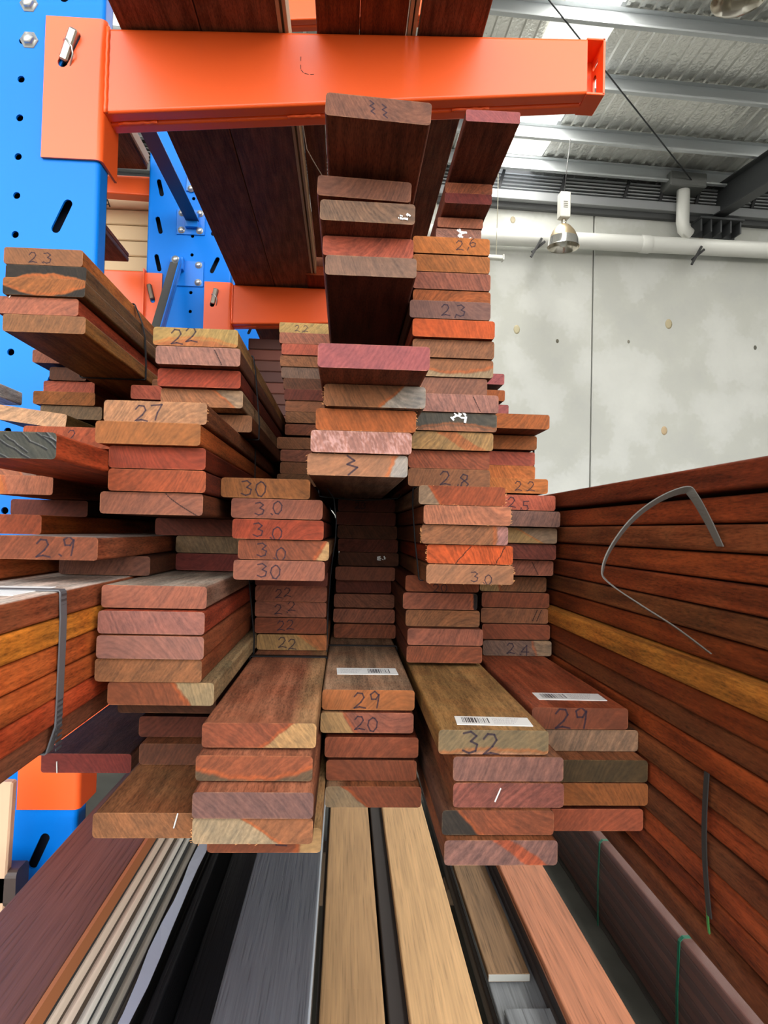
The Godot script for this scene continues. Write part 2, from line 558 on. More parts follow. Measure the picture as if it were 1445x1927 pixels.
# ---------------------------------------------------------------- hardwood boards
# origin at the middle of the sawn end; the board runs back along -z
func board_mesh(w: float, t: float, length: float, tile: int, side: Array, sap: Array, grain: int, top: Array = []) -> ArrayMesh:
	var pts := []      # outline, counter-clockwise seen from the front
	var nor := []
	var r := 0.0028
	for c in [[w / 2 - r, -t / 2 + r, -1], [w / 2 - r, t / 2 - r, 0], [-w / 2 + r, t / 2 - r, 1], [-w / 2 + r, -t / 2 + r, 2]]:
		if pts.size() and sap.size() and sap[0] in ["r", "l"] and c[2] in [1, 2]:
			var edge: float = (sap[1] if c[2] == 1 else sap[2]) - 0.5
			if c[2] == 1:
				for s in [0.06, 0.0, -0.06]:
					pts.append(Vector2(clampf(edge + s, -0.47, 0.47) * w, t / 2)); nor.append(Vector2(0, 1))
		for k in 3:
			var a: float = (c[2] + k / 2.0) * PI / 2
			pts.append(Vector2(c[0] + r * cos(a), c[1] + r * sin(a)))
			nor.append(Vector2(cos(a), sin(a)))
	var n := pts.size()
	var v := PackedVector3Array()
	var nn := PackedVector3Array()
	var uv := PackedVector2Array()
	var ix := PackedInt32Array()
	var tu := Vector2((tile % 8) * TW, int(tile / 8.0) * TH)
	var cap := func(p: Vector2) -> Vector2:
		return (tu + Vector2(1, 1) + Vector2((p.x / w + 0.5) * (TW - 2), (0.5 - p.y / t) * (TH - 2))) / Vector2(AW, AH)
	v.append(Vector3.ZERO); nn.append(Vector3(0, 0, 1)); uv.append(cap.call(Vector2.ZERO))
	for p in pts:
		v.append(Vector3(p.x, p.y, 0)); nn.append(Vector3(0, 0, 1)); uv.append(cap.call(p))
	for i in n:
		ix.append_array([0, 1 + (i + 1) % n, 1 + i])
	var arr := []
	arr.resize(Mesh.ARRAY_MAX)
	arr[Mesh.ARRAY_VERTEX] = v; arr[Mesh.ARRAY_NORMAL] = nn; arr[Mesh.ARRAY_TEX_UV] = uv; arr[Mesh.ARRAY_INDEX] = ix
	var m := ArrayMesh.new()
	m.add_surface_from_arrays(Mesh.PRIMITIVE_TRIANGLES, arr)
	m.surface_set_material(0, end_mat)
	v = PackedVector3Array(); nn = PackedVector3Array(); uv = PackedVector2Array(); ix = PackedInt32Array()
	var col := PackedColorArray()
	var base := lin(side)
	var pale := lin(END[sap[4]]) if sap.size() else base
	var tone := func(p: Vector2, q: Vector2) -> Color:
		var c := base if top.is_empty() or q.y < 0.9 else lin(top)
		var under := c
		if sap.size() and sap[0] in ["r", "l"]:
			var e: float = sap[1] - 0.5
			var k := clampf((p.x / w - e) * 10.0 + 0.5, 0, 1)
			if sap[0] == "l":
				k = 1.0 - k
			c = under.lerp(pale, k * 0.7)
		return c * 1.22
	var u0 := rng.randf()
	var v0 := rng.randf()
	var run := 0.0
	for i in n + 1:
		var p: Vector2 = pts[i % n]
		if i > 0:
			run += p.distance_to(pts[i - 1])
		for e in 2:
			v.append(Vector3(p.x, p.y, -length * e)); nn.append(Vector3(nor[i % n].x, nor[i % n].y, 0))
			uv.append(Vector2(u0 + run / 0.20, v0 + length * e / 0.45)); col.append(tone.call(p, nor[i % n]))
	for i in n:
		var a := i * 2
		ix.append_array([a, a + 2, a + 1, a + 2, a + 3, a + 1])
	var back := v.size()
	for i in n:
		v.append(Vector3(pts[i].x, pts[i].y, -length)); nn.append(Vector3(0, 0, -1)); uv.append(Vector2(pts[i].x, pts[i].y)); col.append(base)
	for i in range(1, n - 1):
		ix.append_array([back, back + i, back + i + 1])
	arr = []
	arr.resize(Mesh.ARRAY_MAX)
	arr[Mesh.ARRAY_VERTEX] = v; arr[Mesh.ARRAY_NORMAL] = nn; arr[Mesh.ARRAY_TEX_UV] = uv; arr[Mesh.ARRAY_INDEX] = ix; arr[Mesh.ARRAY_COLOR] = col
	m.add_surface_from_arrays(Mesh.PRIMITIVE_TRIANGLES, arr)
	m.surface_set_material(1, wood_mats[grain])
	return m

func side_for(end: Array) -> Array:
	return [end[0] * 0.80, end[1] * 0.68, end[2] * 0.56]

func board(x: float, y: float, d: float, w: float, t: float, length: float, roll: float, end: String, side: String, sap: Array, marks: Array, extra: String, label: String, group: String) -> MeshInstance3D:
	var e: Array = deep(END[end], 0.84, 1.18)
	var j := rng.randf_range(-0.05, 0.05)
	for k in 3:
		e[k] = clampf(e[k] * [0.92, 0.945, 0.90][k] * (1.0 + j + rng.randf_range(-0.02, 0.02)), 0, 255)
	var s: Array = deep(SIDE[side], 0.94, 1.12) if side else side_for(e)
	var tile := end_tile(e, sap, "chalk" if end == "pale" else extra)
	if marks.size():
		ink(tile, marks[0], marks[1], marks[2], marks[3], marks[4])
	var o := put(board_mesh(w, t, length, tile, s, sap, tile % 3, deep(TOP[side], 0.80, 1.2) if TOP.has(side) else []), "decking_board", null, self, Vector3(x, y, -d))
	o.rotation.z = roll
	tag(o, label, "board", group)
	return o

func _ready() -> void:
	rng.seed = 7
	# camera
	var cam := Camera3D.new()
	cam.name = "camera"
	add_child(cam)
	cam.basis = Basis(Vector3(0.998263, 0.023546, 0.054008), Vector3(-0.024962, 0.999358, 0.025700), Vector3(-0.053368, -0.027004, 0.998210))
	cam.fov = rad_to_deg(2.0 * atan(963.5 / 1340.0))
	cam.near = 0.02
	cam.far = 100.0
	cam.current = true
	# sky: bright overcast, seen only through the open front of the shed
	var sky_m := ProceduralSkyMaterial.new()
	sky_m.sky_top_color = Color(0.95, 0.97, 1.0)
	sky_m.sky_horizon_color = Color(1.0, 0.97, 0.92)
	sky_m.ground_bottom_color = Color(0.34, 0.33, 0.31)
	sky_m.ground_horizon_color = Color(0.55, 0.54, 0.52)
	sky_m.sky_energy_multiplier = 3.4
	sky_m.ground_energy_multiplier = 1.6
	var env := Environment.new()
	env.background_mode = Environment.BG_SKY
	env.sky = Sky.new()
	env.sky.sky_material = sky_m
	env.ambient_light_source = Environment.AMBIENT_SOURCE_SKY
	env.tonemap_mode = Environment.TONE_MAPPER_LINEAR
	env.tonemap_exposure = 0.42
	env.sdfgi_enabled = true
	env.ssao_enabled = true
	env.ssil_enabled = true
	var we := WorldEnvironment.new()
	we.name = "world"
	we.environment = env
	add_child(we)
	# the daylight let in by the translucent roof sheets
	for s in SKYLIGHTS:
		var l := AreaLight3D.new()
		l.name = "skylight_glow"
		add_child(l, true)
		l.area_size = Vector2(s[1], s[3])
		l.light_energy = SKY_E
		l.light_color = Color(1.0, 0.99, 0.96)
		l.shadow_enabled = true
		l.area_range = 40.0
		l.transform = in_building(Vector3(s[0], roof_y(s[2]) - 0.06, -s[2])) * Transform3D(Basis(Vector3.RIGHT, -PI / 2), Vector3.ZERO)

	fine = noise_bytes(512, 512, 0.45, 2, 3)
	soft = noise_bytes(512, 512, 0.02, 3, 5)
	fibre = noise_bytes(512, 512, 0.06, 3, 9)
	atlas.resize(AW * AH * 3)
	end_mat = StandardMaterial3D.new()
	end_mat.roughness = 0.75
	end_mat.metallic_specular = 0.3
	for k in 3:
		wood_mats.append(make_wood(k))

	shed()
	rack()
	boards()
	side_bundle()
	strapped_pack()
	upper_tier()
	hidden_boards()
	left_background()
	composites()
	wrapped_pack()
	straps()
	end_mat.albedo_texture = ImageTexture.create_from_image(Image.create_from_data(AW, AH, false, Image.FORMAT_RGB8, atlas))
	atlas.clear()

# ---------------------------------------------------------------- the shed, turned 3.3 degrees against the rack
const YAW := 0.0576
const WALL := 12.4
const FLOOR := -1.30
const SKY_E := 14.0
# translucent sheets: centre x, width, centre distance, length
const SKYLIGHTS := [[3.55, 0.88, 11.65, 0.74], [3.55, 0.88, 10.6, 1.0], [3.55, 0.88, 9.4, 0.98], [3.55, 0.88, 8.25, 0.96], [3.55, 0.88, 7.1, 0.96], [8.6, 0.88, 9.4, 3.0], [-3.0, 0.88, 9.4, 3.0], [3.55, 0.88, 2.5, 5.0], [-3.0, 0.88, 2.5, 5.0], [8.6, 0.88, 2.5, 5.0]]

func in_building(at: Vector3) -> Transform3D:
	var b := Basis(Vector3.UP, YAW)
	return Transform3D(b, b * at)

func roof_y(d: float) -> float:
	return 6.62 + 0.09 * (WALL - d)

func bput(mesh: Mesh, called: String, m: Material, parent: Node) -> MeshInstance3D:
	return put(mesh, called, m, parent)

func shed() -> void:
	# floor slab
	var fm := StandardMaterial3D.new()
	fm.albedo_color = Color8(92, 90, 80)
	fm.roughness = 0.7
	var nt := NoiseTexture2D.new()
	nt.width = 512; nt.height = 512; nt.seamless = true
	var fn := FastNoiseLite.new()
	fn.frequency = 0.012; fn.fractal_octaves = 5; fn.seed = 4
	nt.noise = fn
	var ramp := Gradient.new()
	ramp.set_color(0, Color(0.72, 0.72, 0.70)); ramp.set_color(1, Color(1, 1, 1))
	nt.color_ramp = ramp
	fm.albedo_texture = nt
	fm.uv1_triplanar = true
	fm.uv1_world_triplanar = true
	fm.uv1_scale = Vector3(0.4, 0.4, 0.4)
	struct(put(box(Vector3(-16, FLOOR - 0.3, -14), Vector3(18, FLOOR, 14), 0.0), "floor", fm))
	# tilt-up concrete wall of panels
	var wm := StandardMaterial3D.new()
	wm.albedo_color = Color8(206, 207, 204)
	wm.roughness = 0.85
	wm.metallic_specular = 0.2
	var wt := NoiseTexture2D.new()
	wt.width = 1024; wt.height = 1024; wt.seamless = true
	var wn := FastNoiseLite.new()
	wn.frequency = 0.004; wn.fractal_octaves = 6; wn.seed = 21; wn.domain_warp_enabled = true; wn.domain_warp_amplitude = 40.0
	wt.noise = wn
	var wr := Gradient.new()
	wr.set_color(0, Color(0.88, 0.88, 0.87)); wr.set_color(1, Color(1, 1, 0.99))
	wr.add_point(0.45, Color(0.92, 0.92, 0.90)); wr.add_point(0.6, Color(0.96, 0.96, 0.95))
	wt.color_ramp = wr
	wm.albedo_texture = wt
	wm.uv1_triplanar = true
	wm.uv1_scale = Vector3(0.16, 0.16, 0.16)
	var wall := Node3D.new()
	wall.name = "wall_back"
	add_child(wall)
	struct(wall)
	wall.transform = in_building(Vector3(0, 0, -WALL))
	var xs := [-13.0, -7.0, -0.9, 5.13, 11.2, 17.0]
	for i in xs.size() - 1:
		bput(box(Vector3(xs[i] + 0.012, FLOOR, -0.2), Vector3(xs[i + 1] - 0.012, 6.2, 0), 0.012), "wall_panel", wm, wall)
	bput(box(Vector3(-13, FLOOR, -0.5), Vector3(17, 7.2, -0.21), 0.0), "backing", paint([70, 70, 68]), wall)
	for p in [[4.47, 3.52, [96, 92, 78], 0.035], [5.82, 3.58, [120, 116, 104], 0.03], [6.59, 3.95, [176, 164, 134], 0.085], [3.71, 3.69, [186, 176, 146], 0.075], [6.53, 1.97, [182, 160, 128], 0.075], [8.3, 3.6, [96, 94, 86], 0.04], [7.2, 5.6, [180, 166, 138], 0.06], [3.6, 5.68, [170, 160, 136], 0.06]]:
		var plug := lathe([Vector2(0, 0.004), Vector2(p[3] * 0.6, 0.0045), Vector2(p[3], 0.001), Vector2(p[3], -0.004)], 14)
		var o := bput(plug, "tie_hole_patch", paint(p[2], 0.9), wall)
		o.position = Vector3(p[0], p[1], 0)
		o.rotation.x = PI / 2
		o.scale = Vector3(0.8, 1, 1.1)
	# eaves beam, gutter screen of bars with its brackets
	var grey := paint([150, 152, 154], 0.6, 0.2)
	var dark := paint([168, 170, 172], 0.6, 0.1)
	struct(wall)
	bput(box(Vector3(-13, 5.86, 0.0), Vector3(17, 5.96, 0.10), 0.004), "dark_channel", paint([72, 73, 74], 0.6), wall)  # dark grey channel between wall top and eaves beam
	bput(box(Vector3(-13, 5.96, 0.0), Vector3(17, 6.12, 0.22), 0.006), "eaves_beam", grey, wall)
	for k in 6:
		bput(box(Vector3(-13, 6.16 + k * 0.055, 0.02 + k * 0.015), Vector3(17, 6.185 + k * 0.055, 0.07 + k * 0.015), 0.004), "gutter_bar", dark, wall)
	for x in [1.9, 3.28, 4.42, 5.62, 6.3, 7.0, 8.1, 9.2]:
		bput(bar(Vector3(x, 6.12, 0.14), Vector3(x + 0.10, 6.50, 0.16), Vector3(0, 0, 1), 0.04, 0.05), "gutter_bracket", paint([40, 41, 43], 0.6), wall)
		bput(lathe([Vector2(0, 0.02), Vector2(0.03, 0.015), Vector2(0.035, -0.02)], 10), "bracket_bolt", paint([220, 220, 216], 0.4), wall).position = Vector3(x + 0.1, 6.52, 0.2)
	# other walls of the shed; the front is open
	struct(put(box(Vector3(-13.3, FLOOR, -12.6), Vector3(-13, 8, 8), 0.0, in_building(Vector3.ZERO)), "wall_left", wm))
	struct(put(box(Vector3(15, FLOOR, -12.6), Vector3(15.3, 8, 8), 0.0, in_building(Vector3.ZERO)), "wall_right", wm))
	# roof: foil-backed ribbed sheets on purlins, with translucent sheets
	var roof := Node3D.new()
	roof.name = "ceiling"
	add_child(roof)
	struct(roof)
	roof.transform = in_building(Vector3.ZERO)
	var foil := StandardMaterial3D.new()
	foil.albedo_color = Color8(226, 225, 220)
	foil.metallic = 0.7
	foil.roughness = 0.34
	var ft := NoiseTexture2D.new()
	ft.width = 512; ft.height = 512; ft.seamless = true; ft.as_normal_map = true; ft.bump_strength = 5.0
	var fnn := FastNoiseLite.new()
	fnn.frequency = 0.02; fnn.fractal_octaves = 3; fnn.seed = 8
	ft.noise = fnn
	foil.normal_enabled = true
	foil.normal_texture = ft
	foil.normal_scale = 1.1
	foil.uv1_triplanar = true
	foil.uv1_scale = Vector3(1.2, 1.2, 1.2)
	var st := begin()
	var d0 := WALL + 0.3
	var d1 := -7.0
	for k in 150:
		var x := -13.0 + k * 0.2
		var lit := false
		for c in [3.55, 8.6, -3.0]:
			if absf(x + 0.1 - c) < 0.44:
				lit = true
		if lit:
			continue
		var prof := [Vector2(x, 0.0), Vector2(x + 0.05, 0.0), Vector2(x + 0.065, 0.03), Vector2(x + 0.185, 0.03), Vector2(x + 0.2, 0.0)]
		for i in prof.size() - 1:
			var a: Vector2 = prof[i]
			var b: Vector2 = prof[i + 1]
			quad(st, Vector3(b.x, roof_y(d0) + b.y, -d0), Vector3(b.x, roof_y(d1) + b.y, -d1), Vector3(a.x, roof_y(d1) + a.y, -d1), Vector3(a.x, roof_y(d0) + a.y, -d0))
	bput(done(st), "foil_backed_sheeting", foil, roof)
	st = begin()
	quad(st, Vector3(-13.3, roof_y(d0) + 0.12, -d0), Vector3(3.11, roof_y(d0) + 0.12, -d0), Vector3(3.11, roof_y(d1) + 0.12, -d1), Vector3(-13.3, roof_y(d1) + 0.12, -d1))
	quad(st, Vector3(3.99, roof_y(d0) + 0.12, -d0), Vector3(17, roof_y(d0) + 0.12, -d0), Vector3(17, roof_y(d1) + 0.12, -d1), Vector3(3.99, roof_y(d1) + 0.12, -d1))
	bput(done(st), "outer_sheeting", paint([150, 152, 150], 0.6, 0.3), roof)
	var glow := StandardMaterial3D.new()
	glow.albedo_color = Color8(240, 240, 232)
	glow.emission_enabled = true
	glow.emission = Color(1.0, 1.0, 0.96)
	glow.emission_energy_multiplier = 2.6
	for s in SKYLIGHTS:
		st = begin()
		var a: float = s[2] + s[3] / 2
		var b: float = s[2] - s[3] / 2
		block(st, Vector3(s[0] - s[1] / 2, roof_y(s[2]) - 0.01, -a), Vector3(s[0] + s[1] / 2, roof_y(s[2]) + 0.03, -b), 0.004)
		bput(done(st), "skylight_sheet", glow, roof)
	var galv := StandardMaterial3D.new()
	galv.albedo_color = Color8(206, 210, 212)
	galv.metallic = 0.2
	galv.roughness = 0.45
	for d in [12.05, 11.2, 10.0, 8.83, 7.68, 6.5, 5.3, 4.1]:
		var y: float = roof_y(d)
		st = begin()
		block(st, Vector3(-13, y - 0.24, -d - 0.004), Vector3(17, y - 0.01, -d), 0.001)
		block(st, Vector3(-13, y - 0.244, -d), Vector3(17, y - 0.238, -d + 0.08), 0.001)
		block(st, Vector3(-13, y - 0.238, -d + 0.074), Vector3(17, y - 0.215, -d + 0.08), 0.001)
		block(st, Vector3(-13, y - 0.012, -d), Vector3(17, y - 0.006, -d + 0.08), 0.001)
		bput(done(st), "purlin", galv, roof)
	# rafter
	st = begin()
	var slope := Transform3D(Basis(Vector3.RIGHT, atan(0.09)), Vector3(7.45, 5.98, -WALL + 0.05))
	block(st, Vector3(-0.12, -0.02, 0), Vector3(0.12, 0.0, 18), 0.003, slope)
	block(st, Vector3(-0.008, 0.0, 0), Vector3(0.008, 0.50, 18), 0.001, slope)
	block(st, Vector3(-0.12, 0.50, 0), Vector3(0.12, 0.52, 18), 0.003, slope)
	bput(done(st), "rafter", paint([66, 68, 70], 0.55, 0.1), roof)
	st = begin()
	block(st, Vector3(7.0, 5.82, -WALL + 0.0), Vector3(7.85, 5.86, -WALL + 0.34), 0.004)
	block(st, Vector3(7.0, 5.60, -WALL + 0.0), Vector3(7.85, 5.86, -WALL + 0.03), 0.004)
	for k in 5:
		block(st, Vector3(7.02 + k * 0.19, 5.60, -WALL + 0.02), Vector3(7.05 + k * 0.19, 5.83, -WALL + 0.30), 0.003)
	bput(done(st), "rafter_seat", paint([72, 74, 76], 0.6, 0.1), roof)
	for rod in [[Vector3(2.0, 6.80, -7.73), Vector3(6.909, 6.399, -12.072)]]:
		bput(tube([rod[0], rod[1]], 0.012, 6), "bracing_rod", paint([70, 72, 74], 0.5, 0.4), roof)
	# storm water pipe along the wall, downpipe with rainhead, hooks
	var pvc := paint([226, 226, 220], 0.35)
	var p := thing("drain_pipe", "long white plastic drain pipe running level along the concrete wall", "pipe")
	p.transform = in_building(Vector3.ZERO)
	var dz := -WALL + 0.22
	bput(tube([Vector3(-6, 5.17, dz), Vector3(2.95, 5.25, dz), Vector3(8.4, 5.36, dz), Vector3(13, 5.44, dz)], 0.145, 18), "pipe", pvc, p)
	bput(lathe([Vector2(0.150, -0.10), Vector2(0.158, -0.08), Vector2(0.158, 0.08), Vector2(0.150, 0.10)], 18), "coupling", pvc, p).transform = Transform3D(Basis(Vector3(0, 0, 1), PI / 2), Vector3(6.0, 5.31, dz))
	for x in [4.02, 7.0, 9.8]:
		var y: float = 5.25 + (x - 2.95) * 0.0202
		var hk := begin()
		block(hk, Vector3(-0.02, -0.40, 0.14), Vector3(0.02, 0.0, 0.17), 0.004, Transform3D(Basis(Vector3(0, 0, 1), -0.5), Vector3(x, y - 0.05, dz)))
		block(hk, Vector3(-0.02, -0.30, 0.10), Vector3(0.02, 0.02, 0.13), 0.004, Transform3D(Basis(Vector3(0, 0, 1), -0.85), Vector3(x + 0.06, y - 0.10, dz)))
		bput(done(hk), "hook", paint([46, 46, 46], 0.6), p)
	var dp := thing("downpipe", "short white downpipe with an elbow under the grey rainhead box", "pipe")
	dp.transform = in_building(Vector3.ZERO)
	bput(tube([Vector3(6.67, 6.45, dz + 0.1), Vector3(6.66, 5.72, dz + 0.1), Vector3(6.69, 5.60, dz + 0.08), Vector3(6.82, 5.53, dz + 0.04)], 0.115, 16), "pipe", pvc, dp)
	st = begin()
	block(st, Vector3(6.33, 6.30, -WALL + 0.1), Vector3(7.02, 6.56, -WALL + 0.5), 0.02)
	bput(done(st), "rainhead", paint([112, 114, 112], 0.55), dp)
	# high-bay lamps
	highbay("silver domed high-bay lamp hanging in front of the white drain pipe", in_building(Vector3(4.0, 4.62, -10.9)), 0.25)
	highbay("silver domed high-bay lamp cut off by the top right corner of the view", in_building(Vector3(4.14, 5.36, -6.5)), 0.25)
	var fl := thing("batten_light", "white fluorescent batten hanging on thin wires beside the tall timber pile", "lamp")
	fl.transform = in_building(Vector3.ZERO)
	bput(box(Vector3(1.7, 4.30, -10.86), Vector3(2.98, 4.36, -10.76), 0.01), "housing", paint([226, 224, 214], 0.5), fl)
	bput(box(Vector3(2.975, 4.285, -10.87), Vector3(3.0, 4.375, -10.75), 0.006), "end_cap", paint([236, 234, 226], 0.5), fl)
	for x in [1.9, 2.88]:
		bput(tube([Vector3(x, 4.36, -10.81), Vector3(x + 0.01, 5.3, -10.81), Vector3(x - 0.01, 6.76, -10.81)], 0.006, 6), "wire", paint([196, 190, 170]), fl)

func highbay(label: String, where: Transform3D, r: float) -> void:
	var o := thing("highbay_lamp", label, "lamp")
	o.transform = where
	var chrome := paint([222, 214, 200], 0.16, 0.9)
	var gold := paint([168, 150, 120], 0.38, 0.7)
	put(lathe([Vector2(0.05, 0.36), Vector2(r * 0.42, 0.33), Vector2(r * 0.72, 0.24), Vector2(r * 0.90, 0.135)], 28), "dome", gold, o)
	put(lathe([Vector2(r * 0.90, 0.135), Vector2(r * 0.95, 0.09), Vector2(r, 0.0), Vector2(r * 1.03, -0.012)], 28), "rim", paint([236, 234, 230], 0.12, 0.9), o)
	put(lathe([Vector2(r * 1.03, -0.012), Vector2(r * 0.985, 0.0), Vector2(r * 0.90, 0.11), Vector2(r * 0.70, 0.22), Vector2(0.05, 0.30)], 28), "reflector", chrome, o)
	put(lathe([Vector2(0, -0.005), Vector2(0.05, 0.02), Vector2(0.062, 0.12), Vector2(0.03, 0.2), Vector2(0.03, 0.30)], 14), "bulb", paint([236, 236, 230], 0.2), o)
	put(lathe([Vector2(0.03, 0.34), Vector2(0.042, 0.36), Vector2(0.042, 0.43), Vector2(0.03, 0.45)], 12), "neck", chrome, o)
	var st := begin()
	block(st, Vector3(-0.085, 0.45, -0.08), Vector3(0.085, 0.86, 0.08), 0.012)
	put(done(st), "ballast_box", paint([214, 212, 202], 0.5), o)
	st = begin()
	for k in 4:
		block(st, Vector3(-0.035, 0.60 + k * 0.03, 0.079), Vector3(0.035, 0.612 + k * 0.03, 0.083), 0.001)
	put(done(st), "vent", paint([120, 118, 112]), o)
	put(tube([Vector3(0, 0.86, 0), Vector3(0.04, 1.3, 0), Vector3(0.09, 1.75, 0)], 0.008, 6), "chain", paint([80, 80, 80], 0.5, 0.5), o)

# ---------------------------------------------------------------- cantilever rack
const BLUE := [0, 116, 214]
const ORANGE := [244, 94, 34]

func bolt(parent: Node, at: Vector3, r := 0.011) -> void:
	put(lathe([Vector2(0, 0.010), Vector2(r * 0.8, 0.010), Vector2(r * 0.9, 0.008), Vector2(r * 0.9, 0.002), Vector2(r * 1.35, 0.002), Vector2(r * 1.4, 0)], 6 if r > 0.012 else 12), "bolt", paint([196, 196, 192], 0.35, 0.7), parent, at).rotation.x = PI / 2

# an upright: perforated face, folded flanges, closed at the back by an added dark plate
func post(root: Node3D, label: String, x0: float, x1: float, z: float, y0: float, y1: float) -> MeshInstance3D:
	var blue := paint(BLUE, 0.36, 0.0, 0.3)
	var holes := []
	var y := y0 + 0.0604
	while y < y1 - 0.03:
		holes.append([x0 + (x1 - x0) * 0.53, y, 0.0, 0.0066, 0.0])
		y += 0.0742
	var n := int((0.58 - y0) / 0.148)
	var ys := 0.580 - n * 0.148
	while ys < y1 - 0.06:
		holes.append([x1 - 0.066, ys, 0.026, 0.0085, 0.40])
		holes.append([x0 + 0.045, ys, 0.026, 0.0085, -0.24])
		ys += 0.148
	var o := put(plate(Vector2(x0 + 0.01, y0), Vector2(x1 - 0.01, y1), 0.005, holes), "upright", blue, root, Vector3(0, 0, z))
	o.set_meta("label", label)
	for s in [[x1, 1.0], [x0, -1.0]]:
		var st := begin()
		var prof := []
		for i in 7:
			var a := i / 6.0 * PI / 2
			prof.append(Vector2(s[0] - s[1] * 0.01 + s[1] * 0.01 * sin(a), -0.01 + 0.01 * cos(a)))
		prof.append(Vector2(s[0], -0.045))
		for i in prof.size() - 1:
			var a: Vector2 = prof[i]
			var b: Vector2 = prof[i + 1]
			if s[1] > 0:
				quad(st, Vector3(a.x, y1, a.y), Vector3(b.x, y1, b.y), Vector3(b.x, y0, b.y), Vector3(a.x, y0, a.y))
			else:
				quad(st, Vector3(a.x, y0, a.y), Vector3(b.x, y0, b.y), Vector3(b.x, y1, b.y), Vector3(a.x, y1, a.y))
		put(done(st), "flange", blue, o)
	put(box(Vector3(x0, y0, -0.048), Vector3(x1, y1, -0.044), 0.001), "added_back_plate", paint([18, 26, 46], 0.7), o)  # added plate; its dark colour stands in for shade behind the holes
	return o

